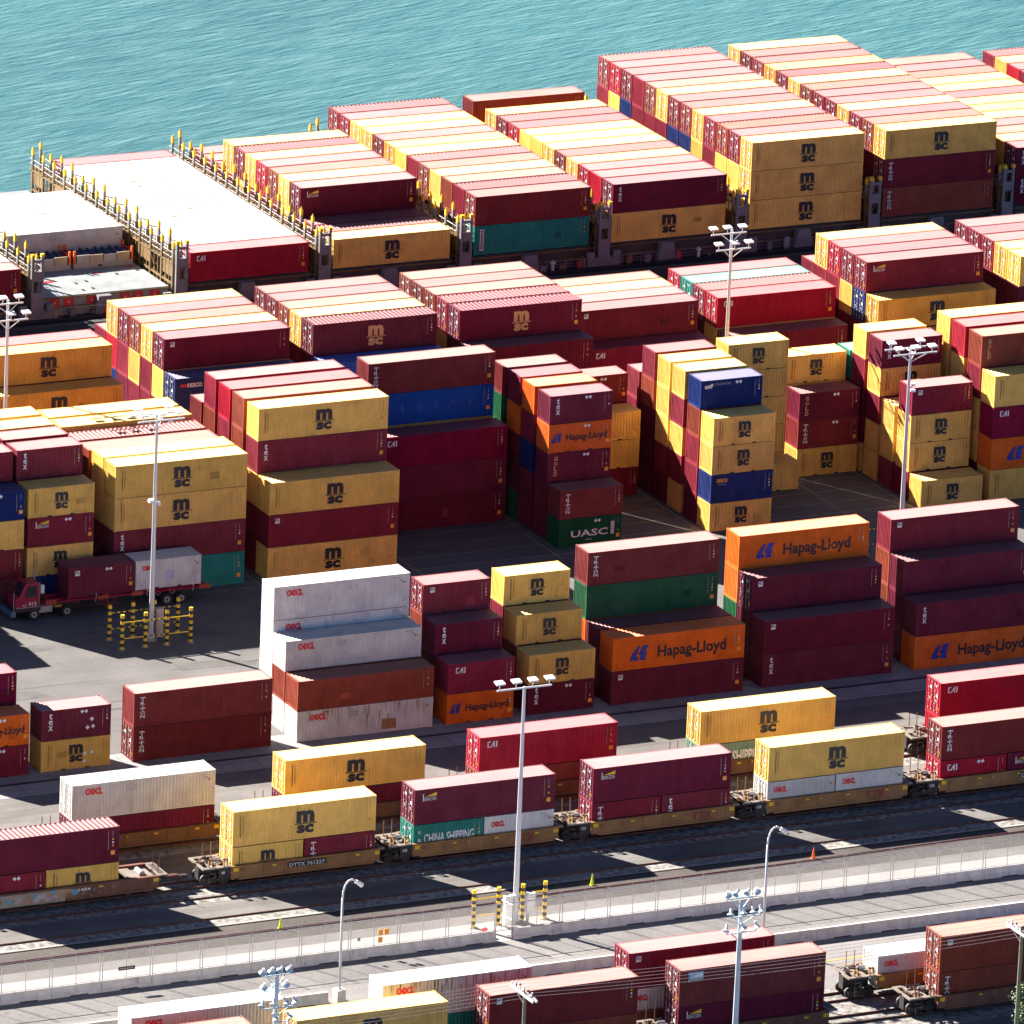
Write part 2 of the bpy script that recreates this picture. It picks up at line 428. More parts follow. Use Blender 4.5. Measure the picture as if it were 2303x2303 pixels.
near("stack behind right mast", 45.4, L20, [(1, ['Yb:msc']), (2, ['Cb', 'Yb:msc', 'Yb:msc', 'Mb:bdg']), (3, ['Mb', 'Yb', 'Yb']), (4, ['Yb', 'Yb', 'Mb', 'Yb:msc', 'Kb:tex']), (5, ['Yb', 'Cb', 'Kb', 'Mb', 'Yb']), (6, ['?', '?', '?', 'Tb'])], ST)
near("right edge yard stack", 52.1, L40, [(1, ['Yb', 'Ob:hap', 'Cb:cai', 'Yb:msc']), (2, ['?', 'Yb', 'Yb', 'Mb', 'Sb:gold']), (3, ['?', '?', '?', 'Yb', 'Rb']), (4, ['?', '?', '?', 'Yb', 'Yb'])], HC)
# stacks along the crane rail
def rail(phrase, x, ln, cols, h):
    STACKS.append(st(phrase, x, ln, [(c[0], c[1], c[2] if len(c) > 2 else None) for c in cols], 0.0, h))
rail("white crane rail stack", -32.45, L40, [(RC_, ['?', 'Wb', 'Wb:oocl', 'Wb:oocl']), (RB_, ['Wb', 'Sb', 'Wb:oocl'], [ST] * 3), (RA_, ['Wb:oocl', 'Sb'], [ST] * 2)], HC)
rail("short stack right of white", -19.05, L20, [(RC_, ['?', '?', 'Sd', 'Md:bdg']), (RB_, ['?', '?', 'Kb:tex']), (RA_, ['Ob:hap', 'Cb:cai'])], ST)
rail("mustard crane rail stack", -11.75, L20, [(RC_, ['?', '?', 'Mb', 'Yb:msc']), (RB_, ['?', '?', 'Yb:msc']), (RA_, ['Kb:tex', 'Yb:msc'])], ST)
rail("green crane rail stack", -4.15, L40, [(RC_, ['?', 'Ob', 'Gb', 'Nb:tri']), (RB_, ['?', 'Kb']), (RA_, ['Kb:bdg', 'Ob:hap'])], HC)
rail("orange topped rail stack", 9.8, L40, [(RC_, ['?', 'Gb', 'Ob', 'Ob:hap']), (RB_, ['Kb', 'Kb', 'Kd:bdg']), (RA_, ['Kb:tex', 'Kb:bdg'])], HC)
rail("right maroon rail stack", 24.0, L40, [(RC_, ['?', 'Sb', 'Sb', 'Mb:bdg']), (RB_, ['Kb', 'Kb', 'Kb']), (RA_, ['Ob:hap', 'Kb:tex'])], HC)
rail("right edge rail stack", 38.4, L20, [(RC_, ['?', '?', 'Gb'])], ST)
rail("paired brown rail stack", -46.9, L40, [(-28.4, ['Nd:tri', 'Nb:tri'])], HC)
rail("placarded rail stack", -54.9, L20, [(-28.4, ['Yb:msc', 'Kb:tex'])], ST)
rail("left edge rail stack", -62.0, L20, [(RB_, ['?', '?', 'Cb']), (-28.5, ['Mb', 'Ob:hap'])], ST)
# containers riding the trains:  (phrase, x, y, base z, tiers as lists of (colour, logo, length))
TRAIN = [
 ("left front well car", -73.45, -59.15, [[('Md', None, 20), ('Yd', 'msc', 20)], [('Kdx', None, 40)]], 1.13),
 ("numbered front well car", -51.8, -59.15, [[('Yd', 'msc', 20), ('Md', 'tri', 20)], [('Yd', 'msc', 40)]], 1.13),
 ("teal loaded well car", -36.38, -59.15, [[('Td', 'chi', 20), ('Wb', 'oocl', 20)], [('Kd', 'bea', 40)]], 1.13),
 ("front well car before green hills", -20.92, -59.15, [[('Md', 'tri', 20), ('Md', 'tex', 20)], [('Kd', 'bea', 40)]], 1.13),
 ("white loaded well car", -5.46, -59.15, [[('Wd', 'oocl', 20), ('Wb', 'oocl', 20)], [('Yd', 'msc', 40)]], 1.13),
 ("right edge front well car", 10.03, -59.15, [[('Rd', 'cai', 20), ('Kb', 'bea', 20)], [('Nd', 'tri', 40)]], 1.13),
 ("left rear well car", -61.2, -49.5, [[('Kd', None, 40)], [('Wd', 'oocl', 40)]], 1.13),
 ("second rear well car", -43.1, -49.5, [[('Kd', None, 40)], [('Yd', 'msc', 40)]], 1.13),
 ("crimson rear well car", -26.25, -49.5, [[('Sd', None, 40)], [('Rd', 'cai', 40)]], 1.13),
 ("fourth rear well car", -6.7, -49.5, [[('Jd', 'chi', 40)], [('Yd', 'msc', 40)]], 1.13),
 ("right edge rear well car", 15.0, -49.5, [[('Rd', None, 40)], [('Rd', 'cai', 40)]], 1.13),
 ("lower left well car", -81.3, -102.5, [[('Md', None, 40)], [('Sd', None, 40)]], 1.0),
 ("mustard lower well car", -65.88, -102.5, [[('Td', None, 40)], [('Yd', 'msc', 40)]], 1.0),
 ("middle lower well car", -50.38, -102.5, [[('Sd', None, 40)], [('Nd', 'bdg', 40)]], 1.0),
 ("logo patch lower well car", -34.82, -102.5, [[('Kd', 'bea', 40)], [('Nd', 'beaf', 40)]], 1.0),
 ("lower right well car", -13.0, -102.5, [[('Sd', 'tri', 40)], [('Sd', 'bdg', 40)]], 1.0),
 ("far lower left well car", -76.95, -97.95, [[('Wb', None, 40)], [('Wb', 'oocl', 40)]], 1.0),
 ("far lower rusty well car", -56.9, -97.95, [[('Tb', None, 40)], [('Wb', 'oocl', 40)]], 1.0),
 ("far lower crimson well car", -36.8, -97.95, [[('Wb', 'oocl', 20), ('Wb', None, 20)], [('Md', 'bdg', 40)]], 1.0),
 ("red yard truck trailer", -37.45, 7.54, [[('Kb', 'bdg', 20), ('Wb', 'oocl', 20)]], 1.62),
 ("far lower short well car", -15.8, -97.95, [[('Wb', 'oocl', 20), ('Wb', None, 20)]], 1.4)]
HIDDEN_KEYS = set([(0,1,0),(0,2,0),(0,3,0),(3,3,0),(3,4,0),(3,5,0),(3,6,0),(3,7,0),(3,8,0),(3,9,0),(3,10,0),(3,11,0),(3,12,0),(5,11,0),(5,12,0),(6,1,1),(6,2,1),(6,3,1),(6,4,1),(6,5,1),(6,6,1),(6,7,1),(6,8,1),(6,9,1),(6,10,1),(6,11,1),(6,12,1),(8,1,1),(8,2,1),(8,3,1),(8,4,1),(8,5,1),(9,0,1),(9,1,1),(9,2,1),(9,3,1),(9,4,1),(11,1,0),(11,1,1),(11,1,2),(11,2,0),(11,2,1),(11,2,2),(11,3,0),(11,3,1),(11,3,2),(11,4,1),(11,4,2),(11,5,1),(11,5,2),(11,6,2),(13,0,1),(13,1,2),(16,0,1),(16,1,1),(16,4,2),(16,5,2),(16,6,2),(16,7,2),(17,0,1),(19,1,4),(19,2,4),(20,4,4),(21,1,1),(21,1,2),(22,1,1),(22,2,3),(22,3,3),(22,4,3),(22,5,3),(24,1,0),(24,2,0),(24,2,1),(24,2,2),(24,2,3),(24,3,0),(24,3,1),(24,3,2),(24,3,3),(24,4,3),(26,1,0),(26,1,1),(26,1,2),(26,3,0),(26,3,1),(26,3,2),(26,3,3),(26,4,2),(26,4,3),(26,5,2),(27,0,0),(27,0,1),(27,0,2),(29,3,0),(29,3,1),(29,4,0),(29,4,1),(29,4,2),(29,4,3),(29,5,3),(30,1,1),(30,1,2),(30,1,3),(30,2,3),(30,3,3),(31,0,1),(31,1,0),(32,0,2),(33,0,2),(34,0,1),(35,0,1),(35,1,0),(35,1,1),(36,0,1),(36,0,2),(36,1,0),(37,0,2),(110,0,0),(111,0,0),(111,1,0),(112,0,0),(113,0,0),(116,0,0),(117,0,0),(118,0,1),(120,0,1)])
ORD = ['first', 'second', 'third', 'fourth', 'fifth', 'sixth', 'seventh', 'eighth', 'ninth', 'tenth', 'eleventh', 'twelfth', 'thirteenth']
def container_list():
    """every container as a dict: key, left x, front y, bottom z, length, height, code, logo, label phrase"""
    out = []
    for si, s in enumerate(STACKS):
        for ri, (y, tiers, hs) in enumerate(s['rows']):
            z = s['base']
            for ti, t in enumerate(tiers):
                h = hs[ti] if hs else s['h']
                code, _, logo = t.partition(':')
                n = len(tiers)
                if s['ship']:
                    i = round((y - 90.0) / 2.62)
                    where = ("%s from the quay, %s, %s" % (ORD[i], 'on top' if ti == n - 1 else ORD[ti] + ' tier', s['phrase']))
                else:
                    order = sorted(set(r[0] for r in s['rows']))
                    ro = order.index(y)
                    where = ("%s, %s, %s" % ('top' if ti == n - 1 else ORD[ti] + ' tier up', 'front row' if ro == 0 else ORD[ro] + ' row back', s['phrase']))
                out.append(dict(key=(si, ri, ti), x=s['x'], y=y, z=z, L=s['L'], h=h, code=code, logo=logo or None, where=where, group='stack'))
                z += h
    for k, (ph, x, y, tiers, z0) in enumerate(TRAIN):
        z = z0
        for ti, tier in enumerate(tiers):
            top = len(tiers) > 1 and ti == len(tiers) - 1
            ztop = (6.64 if z0 > 1.1 else 6.80)
            h = HC if top or z0 == 1.0 else ST
            if top:
                z = ztop - HC
            xx = x
            for ci, (code, logo, ln) in enumerate(tier):
                L = L40 if ln == 40 else L20
                w = 'riding on top' if top else ('riding below' if ln == 40 else ('riding below left' if ci == 0 else 'riding below right'))
                out.append(dict(key=(100 + k, ti, ci), x=xx, y=y, z=z, L=L, h=h, code=code, logo=logo, where=w + ', ' + ph, group='train'))
                xx += L20 + 0.076
    return out
# SPEC-END
# ------------------------------------------------------------------ the setting: ground, water, rails
def ground_z(y):
    if y > -34: return 0.0
    if y < -50: return 0.55
    return 0.55 * (-34 - y) / 16.0
def ground_mat(name, c1, c2, scale=0.15, rough=0.85, stain=0.5, joints=0.0, fine=6.0, bump=0.15, streak=True, spec=0.3):
    m, nt, p = new_mat(name)
    geo = nd(nt, "ShaderNodeNewGeometry")
    pos = geo.outputs["Position"]
    n1 = noise(nt, scale, pos, 5, 0.65)
    c = mixc(nt, c1, c2, ramp(nt, n1, [(0.35, 0.0), (0.65, 1.0)]))
    n2 = noise(nt, fine, pos, 3, 0.6)
    c = mixc(nt, c, mixc(nt, c, (0.6, 0.6, 0.6), 1.0, 'MULTIPLY'), ramp(nt, n2, [(0.45, 0.0), (0.75, 0.7)]))
    if streak:   # tyre tracks along the lanes
        n3 = noise(nt, 1.0, mapping(nt, pos, (0.02, 0.9, 1.0)), 4, 0.6)
        c = mixc(nt, c, mixc(nt, c, (0.62, 0.60, 0.60), 1.0, 'MULTIPLY'), ramp(nt, n3, [(0.45, 0.0), (0.65, stain)]))
    n4 = noise(nt, 0.5, pos, 2, 0.5)
    c = mixc(nt, c, (0.03, 0.03, 0.035), ramp(nt, n4, [(0.70, 0.0), (0.78, 0.35)]))
    if joints:
        br = nd(nt, "ShaderNodeTexBrick")
        br.offset = 0.0
        br.inputs["Scale"].default_value = 1.0
        br.inputs["Mortar Size"].default_value = 0.03
        br.inputs["Brick Width"].default_value = joints
        br.inputs["Row Height"].default_value = joints * 0.8
        br.inputs["Color1"].default_value = br.inputs["Color2"].default_value = (1, 1, 1, 1)
        br.inputs["Mortar"].default_value = (0.35, 0.35, 0.35, 1)
        nt.links.new(pos, br.inputs["Vector"])
        c = mixc(nt, c, br.outputs[0], 1.0, 'MULTIPLY')
    nt.links.new(c, p.inputs["Base Color"])
    p.inputs["Roughness"].default_value = rough
    p.inputs["Specular IOR Level"].default_value = spec
    b = nd(nt, "ShaderNodeBump")
    b.inputs["Strength"].default_value = bump
    b.inputs["Distance"].default_value = 0.05
    nt.links.new(n2, b.inputs["Height"])
    nt.links.new(b.outputs[0], p.inputs["Normal"])
    return m
G_YARD = ground_mat("yard_asphalt", (0.112, 0.106, 0.107), (0.158, 0.149, 0.147), stain=0.25)
G_QUAY_SHADE = ground_mat("quay_asphalt_shade", (0.035, 0.035, 0.037), (0.055, 0.054, 0.055), stain=0.25)  # yard asphalt darkened: the ship's shade on the quay put into the colour
G_CONC = ground_mat("concrete", (0.28, 0.265, 0.265), (0.36, 0.34, 0.335), 0.25, 0.8, 0.3, 3.4)
G_PATH = ground_mat("pale_concrete", (0.33, 0.305, 0.295), (0.40, 0.372, 0.36), 0.2, 0.8, 0.25)
G_MARG = ground_mat("grey_margin", (0.16, 0.15, 0.145), (0.21, 0.197, 0.19), 0.2, 0.8, 0.3)
G_ROAD = ground_mat("road_concrete", (0.19, 0.178, 0.178), (0.25, 0.235, 0.232), 0.12, 0.8, 0.35)
G_RAILA = ground_mat("rail_asphalt", (0.125, 0.115, 0.112), (0.18, 0.168, 0.162), 0.2, 0.85, 0.6)
G_STRIP = ground_mat("dark_asphalt", (0.062, 0.052, 0.048), (0.085, 0.073, 0.068), 0.3, 0.85, 0.15, streak=False, fine=4.0)
G_BALL = ground_mat("ballast", (0.10, 0.09, 0.085), (0.38, 0.36, 0.34), 2.2, 0.95, 0.2, 0, 9.0, 0.9, False)
def sheet(name, y0, y1, dz, mat, x0=-420.0, x1=420.0, ys=None):
    mb = MB()
    ys = sorted(set([y0, y1] + [y for y in (-50.0, -34.0) if y0 < y < y1]))
    for a, b in zip(ys, ys[1:]):
        mb.quad((x0, a, ground_z(a) + dz), (x1, a, ground_z(a) + dz), (x1, b, ground_z(b) + dz), (x0, b, ground_z(b) + dz), mat)
    o = mb.build(name)
    return tag(o, kind='structure')
sheet("ground", -420, 86.5, 0.0, G_YARD)
sheet("quay", 62.0, 86.4, 0.004, G_QUAY_SHADE)  # darker sheet laid where the ship's shade falls
sheet("concrete_apron", -30.1, -26.2, 0.004, G_CONC)
sheet("crane_runway", -33.2, -30.5, 0.004, G_CONC)
sheet("rail_yard", -66.9, -33.4, 0.004, G_RAILA)
sheet("dark_verge", -71.2, -66.9, 0.004, G_STRIP)
sheet("footway", -77.1, -73.0, 0.006, G_PATH)
sheet("footway_margin", -73.0, -71.2, 0.005, G_MARG)
sheet("road", -95.2, -77.1, 0.004, G_ROAD)
sheet("lower_rail_yard", -160, -95.2, 0.004, G_RAILA)
for y0, y1 in ((-61.9, -60.5), (-66.7, -65.0), (-60.4, -55.5), (-51.0, -45.5)):
    sheet("ballast", y0, y1, 0.010, G_BALL)
for y0, y1 in ((-104.5, -98.8), (-98.7, -94.9)):
    sheet("ballast", y0, y1, 0.012, G_BALL)
sheet("kerb_line", -67.05, -66.85, 0.09, G_PATH)
mb = MB(); mb.box(-420, 420, -30.5, -30.1, -0.02, 0.006, M_DARK); tag(mb.build("crane_rail_slot"), kind='structure')
mb = MB(); mb.quad((-420, -89.42, 0.562), (420, -89.42, 0.562), (420, -89.26, 0.562), (-420, -89.26, 0.562), flat("lane_yellow", (0.62, 0.36, 0.03), 0.7, var=0.3)); tag(mb.build("lane_marking"), kind='structure')
M_OIL = flat("oil_dark", (0.085, 0.08, 0.08), 0.7, 0, 0.3, 0.8)
M_PATCH = flat("patched_asphalt", (0.085, 0.08, 0.078), 0.85, 0, 0.25, 0.8)
# faint painted slot lines in the yard and the quay
mb = MB()
lm = flat("worn_line", (0.30, 0.26, 0.17), 0.8, var=0.4)
for y in (9.6, 12.5, 15.4, 18.4, 21.4, 24.4, 29.0, 40.0):
    mb.quad((-80, y, 0.006), (80, y, 0.006), (80, y + 0.12, 0.006), (-80, y + 0.12, 0.006), lm)
for x in (-18.6, -4.3, 9.0, 16.7, 23.9, 31.1, 38.4, 44.8, 51.8):
    mb.quad((x, 8.0, 0.008), (x + 0.12, 8.0, 0.008), (x + 0.12, 29.0, 0.008), (x, 29.0, 0.008), lm)
tag(mb.build("slot_marking"), kind='structure')
mb = MB()
for cx, cy in ((-49.5, -22.5),):
    for k in range(4):
        mb.quad((cx + k * 0.9, cy, 0.006), (cx + k * 0.9 + 0.12, cy, 0.006), (cx + k * 0.9 + 0.6, cy + 1.6, 0.006), (cx + k * 0.9 + 0.48, cy + 1.6, 0.006), bpy.data.materials["lane_yellow"])
tag(mb.build("hatch_marking"), kind='structure')
mb = MB(); rs = random.Random(21)
for _ in range(60):
    cx, cy = rs.uniform(-62, 52), rs.uniform(-19.5, 9.0)
    w_, h_ = rs.uniform(0.5, 2.4), rs.uniform(0.25, 0.9)
    mb.poly([(cx + w_ * rs.uniform(0.6, 1) * math.cos(2 * math.pi * k / 12), cy + h_ * rs.uniform(0.6, 1) * math.sin(2 * math.pi * k / 12), 0.005) for k in range(12)], M_OIL)
for _ in range(26):
    x_, y_ = rs.uniform(-60, 45), rs.uniform(-19, 8.5)
    mb.poly([(x_, y_, 0.0065), (x_ + rs.uniform(5, 14), y_ + rs.uniform(-0.6, 0.6), 0.0065), (x_ + rs.uniform(5, 14), y_ + rs.uniform(0.2, 0.9), 0.0065), (x_, y_ + 0.25, 0.0065)], M_OIL)
tag(mb.build("oil_stains"), kind='structure')
mb = MB()
for _ in range(9):
    x_, y_ = rs.uniform(-60, 45), rs.uniform(-18, 7)
    mb.quad((x_, y_, 0.0075), (x_ + rs.uniform(2, 6), y_, 0.0075), (x_ + rs.uniform(2, 6), y_ + rs.uniform(1, 3), 0.0075), (x_, y_ + rs.uniform(1, 3), 0.0075), M_PATCH)
tag(mb.build("asphalt_patches"), kind='structure')
# quay edge
mb = MB(); mb.box(-420, 420, 86.3, 87.0, -9.0, 0.12, flat("quay_concrete_shade", (0.05, 0.05, 0.052), 0.8)); tag(mb.build("quay_edge"), kind='structure')  # edge concrete darkened too, carrying the same painted shade
# rails
def rail_obj(y, zt, name="rail"):
    mb = MB()
    z = ground_z(y)
    mb.box(-420, 420, y - 0.035, y + 0.035, z, zt - 0.04, M_RAIL)
    mb.box(-420, 420, y - 0.05, y + 0.05, zt - 0.04, zt, M_RAIL)
    return tag(mb.build(name), kind='structure')
for y in (-60.95, -65.35):
    rail_obj(y, 0.67)
for cy in (-57.93, -48.28):
    for s in (-0.75, 0.75):
        rail_obj(cy + s, 0.72)
for cy in (-101.28, -96.73):
    for s in (-0.75, 0.75):
        rail_obj(cy + s, 0.72)
# hose lying along the verge
mb = MB(); pts = []
for i in range(0, 141):
    x = -95 + i
    pts.append((x, -69.2 + 0.35 * math.sin(x * 0.07) * (1 if x > -45 else 0.25) + (0.6 if x > -36 else 0) * min(1, (x + 36) / 8.0 if x > -36 else 0), 0.62))
for a, b in zip(pts, pts[1:]):
    mb.tube(a, b, 0.055, flat("red_hose", (0.20, 0.02, 0.03), 0.5), n=6, caps=False)
tag(mb.build("fire_hose"), "dark red hose lying along the asphalt verge behind the fence", "hose")
# ---- water
m, nt, p = new_mat("sea_water")
geo = nd(nt, "ShaderNodeNewGeometry")
pos = geo.outputs["Position"]
mp = mapping(nt, pos, (0.10, 0.26, 1.0))
rotn = nd(nt, "ShaderNodeVectorRotate"); rotn.rotation_type = 'Z_AXIS'; rotn.inputs["Angle"].default_value = math.radians(-16)
nt.links.new(pos, rotn.inputs["Vector"])
mp = mapping(nt, rotn.outputs[0], (0.30, 1.5, 1.0))
w1 = noise(nt, 1.0, mp, 6, 0.62)
w2 = noise(nt, 0.012, pos, 3, 0.6)
w3 = noise(nt, 1.0, mapping(nt, rotn.outputs[0], (0.11, 0.75, 1.0)), 5, 0.62)
c = mixc(nt, (0.040, 0.132, 0.138), (0.055, 0.170, 0.172), ramp(nt, w2, [(0.38, 0.0), (0.62, 1.0)]))
c = mixc(nt, c, (0.110, 0.235, 0.232), ramp(nt, w3, [(0.44, 0.0), (0.66, 0.8)]))
nt.links.new(c, p.inputs["Base Color"])
p.inputs["Roughness"].default_value = 0.28
p.inputs["IOR"].default_value = 1.33
p.inputs["Specular IOR Level"].default_value = 0.5
b = nd(nt, "ShaderNodeBump"); b.inputs["Strength"].default_value = 0.7; b.inputs["Distance"].default_value = 1.0
nt.links.new(w1, b.inputs["Height"]); nt.links.new(b.outputs[0], p.inputs["Normal"])
mb = MB(); mb.quad((-3000, 86.6, -6.0), (6000, 86.6, -6.0), (6000, 6000, -6.0), (-3000, 6000, -6.0), m)
tag(mb.build("water"), kind='structure')

# ------------------------------------------------------------------ the ship
ship = thing("container_ship", "container ship moored along the quay, stacked with containers between lashing bridges", "ship", (40, 107, 0))
def ship_part(mb, name, smooth=False):
    mb.v = [(a - 40, b_ - 107, c_) for a, b_, c_ in mb.v]
    return mb.build(name, ship, smooth)
mb = MB()
mb.box(-120, 240, 88.4, 88.8, -7.5, 0.05, M_HULL)
mb.box(-120, 240, 125.6, 126.0, -7.5, 0.05, M_HULL)
mb.box(-120, 240, 88.8, 125.6, -7.4, -0.25, M_HULL, M_DECK)
ship_part(mb, "hull")
mb = MB()       # fittings along the side deck: pipes, vents, posts, hose boxes
rnd = random.Random(4)
for k in range(150):
    x = -100 + k * 2.2 + rnd.random()
    h = rnd.choice([0.4, 0.6, 0.9, 1.2])
    mb.box(x, x + rnd.uniform(0.15, 0.6), 89.0 + rnd.random() * 0.6, 89.7 + rnd.random() * 0.3, -0.25, -0.25 + h, rnd.choice([M_DECK, M_SHIPG, M_LASH, M_STEEL]))
for z in (0.35, 0.65, 0.95):
    mb.tube((-110, 88.75, z), (230, 88.75, z), 0.025, M_SHIPG, n=5)
for k in range(170):
    mb.box(-110 + 2 * k, -109.95 + 2 * k, 88.72, 88.78, -0.25, 1.0, M_SHIPG)
ship_part(mb, "side_deck_fittings")
for x in (18.2, 47.0, 62.5, 3.4, 76.8, 91.0):
    mb = MB()
    mb.tube((x, 89.4, -0.25), (x, 89.4, 0.6), 0.16, M_WHITE)
    mb.tube((x, 89.4, 0.6), (x, 89.4, 0.85), 0.30, M_WHITE, 0.12)
    ship_part(mb, "vent_mushroom")
for x in (0.5, 49.6, 60.0):
    mb = MB()
    mb.box(x, x + 0.55, 89.1, 89.6, -0.25, 0.7, M_FIRE)
    ship_part(mb, "fire_box")
BAYX = [-34.3, -19.75, -5.05, 9.5, 24.2, 38.85, 53.35, 68.05, 82.5, 97.05, 111.35]
for x in BAYX:                              # hatch cover under each bay
    mb = MB()
    mb.box(x - 0.25, x + L40 + 0.25, 90.1, 124.4, -0.2, 1.74, M_HATCH if abs(x + 5.05) < 0.1 else M_DECK, M_HATCH)
    if abs(x + 5.05) < 0.1:
        for sx in (0.9, 2.3, 4.6, 8.0, 9.3, 11.0):
            mb.box(x + sx - 0.4, x + sx + 0.55, 89.98, 90.09, 0.75, 1.5, M_FIRE)
            mb.box(x + sx, x + sx + 0.12, 89.95, 89.97, 1.08, 1.2, M_WHITE)
        for sx, syy in ((4.4, 93.2), (5.6, 93.6), (5.3, 91.3), (4.2, 91.0), (11.6, 95.6), (9.3, 95.0)):
            mb.box(x + sx, x + sx + 0.25, syy, syy + 0.5, 1.745, 1.78, M_DARK)
        for sx, syy in ((1.8, 94.4), (7.4, 95.9), (11.0, 96.9)):
            mb.box(x + sx, x + sx + 0.9, syy, syy + 0.5, 1.745, 1.755, M_FIRE)
    ship_part(mb, "hatch_cover")
def trapezoid_pillar(x0, slots):
    mb = MB()
    w0, w1 = 1.0, 0.66
    y0, y1 = 89.15, 89.85
    b = [(x0 - w0, y0, -0.25), (x0 + w0, y0, -0.25), (x0 + w0, y1, -0.25), (x0 - w0, y1, -0.25)]
    t = [(x0 - w1, y0, 1.65), (x0 + w1, y0, 1.65), (x0 + w1, y1, 1.65), (x0 - w1, y1, 1.65)]
    for i in range(4):
        j = (i + 1) % 4
        mb.quad(b[i], b[j], t[j], t[i], M_SHIPG)
    mb.poly(t, M_SHIPG)
    if slots:
        mb.box(x0 - 0.95, x0 - 0.4, 89.1, 89.14, -0.2, 0.9, M_SHIPG)
    ship_part(mb, "side_pillar")
for x in BAYX:
    trapezoid_pillar(x + L40 / 2 - 0.4, False)
mb = MB()                                    # deck-edge rails along the hatch side, yellow and tan
mb.box(-110, 230, 89.9, 90.0, 0.55, 0.75, M_LASH)
mb.box(-110, 230, 89.86, 89.9, 1.55, 1.68, M_LASH)
ship_part(mb, "coaming")
M_POSTG = flat("post_grey", (0.22, 0.21, 0.19), 0.6)
def lashing_bridge(x):
    """catwalk across the ship between two bays: end towers, walkway, rails, braces and pairs of posts with yellow tips"""
    root = MB()
    xa, xb = x - 0.58, x + 0.58
    root.box(xa - 0.1, xb + 0.1, 89.6, 124.6, 3.85, 3.98, M_LASH)
    for k in range(14):
        y = 89.85 + 2.62 * k
        root.bar((xa, y, 0.0), (xb, y, 3.85), 0.10, 0.10, M_LASH)
        root.box(xa, xb, y - 0.05, y + 0.05, 1.9, 2.05, M_LASH)
        if k < 13:
            root.bar((xa, y, 0.2), (xa, y + 2.62, 3.8), 0.08, 0.08, M_LASH)
            root.bar((xb, y + 2.62, 0.2), (xb, y, 3.8), 0.08, 0.08, M_LASH)
            root.box(xa - 0.06, xa + 0.06, y, y + 2.62, 1.9, 2.1, M_LASH)
            if k % 2 == 0:
                root.box(xa - 0.02, xa + 0.03, y + 0.3, y + 2.3, 2.6, 3.8, M_LASH)
    for xx in (xa, xb):
        for z in (4.45, 4.95):
            root.tube((xx, 89.6, z), (xx, 124.6, z), 0.035, M_STEEL, n=5)
    rb = random.Random(int(x))
    for k in range(40):       # turnbuckles and lashing gear lying on the walkway
        y = 90 + k * 0.86
        root.bar((x - 0.4, y, 4.05), (x + 0.4, y + rb.uniform(-0.4, 0.4), 4.05 + rb.uniform(0, 0.5)), 0.06, 0.06, rb.choice([M_DARK, M_RAIL, M_GREASE, M_LASH, M_STEEL]))
    o = ship_part(root, "lashing_bridge")
    post = MB()
    post.box(-0.10, 0.10, -0.15, 0.15, 0.0, 5.55, M_LASH)
    post.box(-0.105, 0.105, -0.155, 0.155, 4.6, 5.5, M_POSTG)
    post.box(-0.11, 0.11, -0.16, 0.16, 5.4, 5.95, M_SAFE)
    post.tube((0, 0, 5.95), (0, 0, 6.2), 0.11, M_SAFE, 0.03, 6)
    rod = MB()
    for k in range(13):
        for xx in (xa, xb):
            for fy in (0.9, 1.75):
                rod.box(xx - 0.04, xx + 0.04, 89.85 + 2.62 * k + fy - 0.05, 89.85 + 2.62 * k + fy + 0.05, 0.0, 5.0 if fy < 1 else 4.5, M_LASH)
    rod.v = [(a - 40, b_ - 107, c_) for a, b_, c_ in rod.v]
    rod.build("lashing_rods", o)
    me = post.mesh("post")
    for k in range(14):
        y = 89.85 + 2.62 * k
        for xx in (xa, xb):
            part("post", me, o, (xx - 40, y - 107 + (0.0 if xx == xa else 0.9), 0.0 if xx == xa else 0.25 - 0.5 * ((k * 7) % 3 == 0)))
    tw = MB()                                # tower on the quay side
    tw.box(x - 0.72, x + 0.72, 89.0, 89.35, -0.25, 0.9, M_SHIPG)
    tw.box(x - 0.60, x - 0.36, 89.0, 89.3, 0.9, 6.0, M_SHIPG)
    tw.box(x + 0.36, x + 0.60, 89.0, 89.3, 0.9, 6.0, M_SHIPG)
    for z0, z1 in ((0.9, 2.6), (3.7, 4.6), (5.5, 5.75)):
        tw.box(x - 0.36, x + 0.36, 89.02, 89.28, z0, z1, M_SHIPG)
    for sx in (-1, 1):
        tw.poly([(x + sx * 0.72, 89.0, 0.9), (x + sx * 1.9, 89.0, -0.25), (x + sx * 0.72, 89.0, -0.25)][::sx], M_SHIPG)
        tw.box(min(x + sx * 1.0, x + sx * 1.75), max(x + sx * 1.0, x + sx * 1.75), 88.95, 89.35, -0.25, 1.4, M_SHIPG)
        tw.box(x + sx * 0.48 - 0.16, x + sx * 0.48 + 0.16, 88.96, 89.34, 6.0, 6.3, M_SAFE)
    tw.v = [(a - 40, b_ - 107, c_) for a, b_, c_ in tw.v]
    tw.build("bridge_tower", o)
for x in (-20.9, -6.3, 8.3, 22.95, 37.6, 52.2, 66.8, 81.2, 95.8):
    lashing_bridge(x)
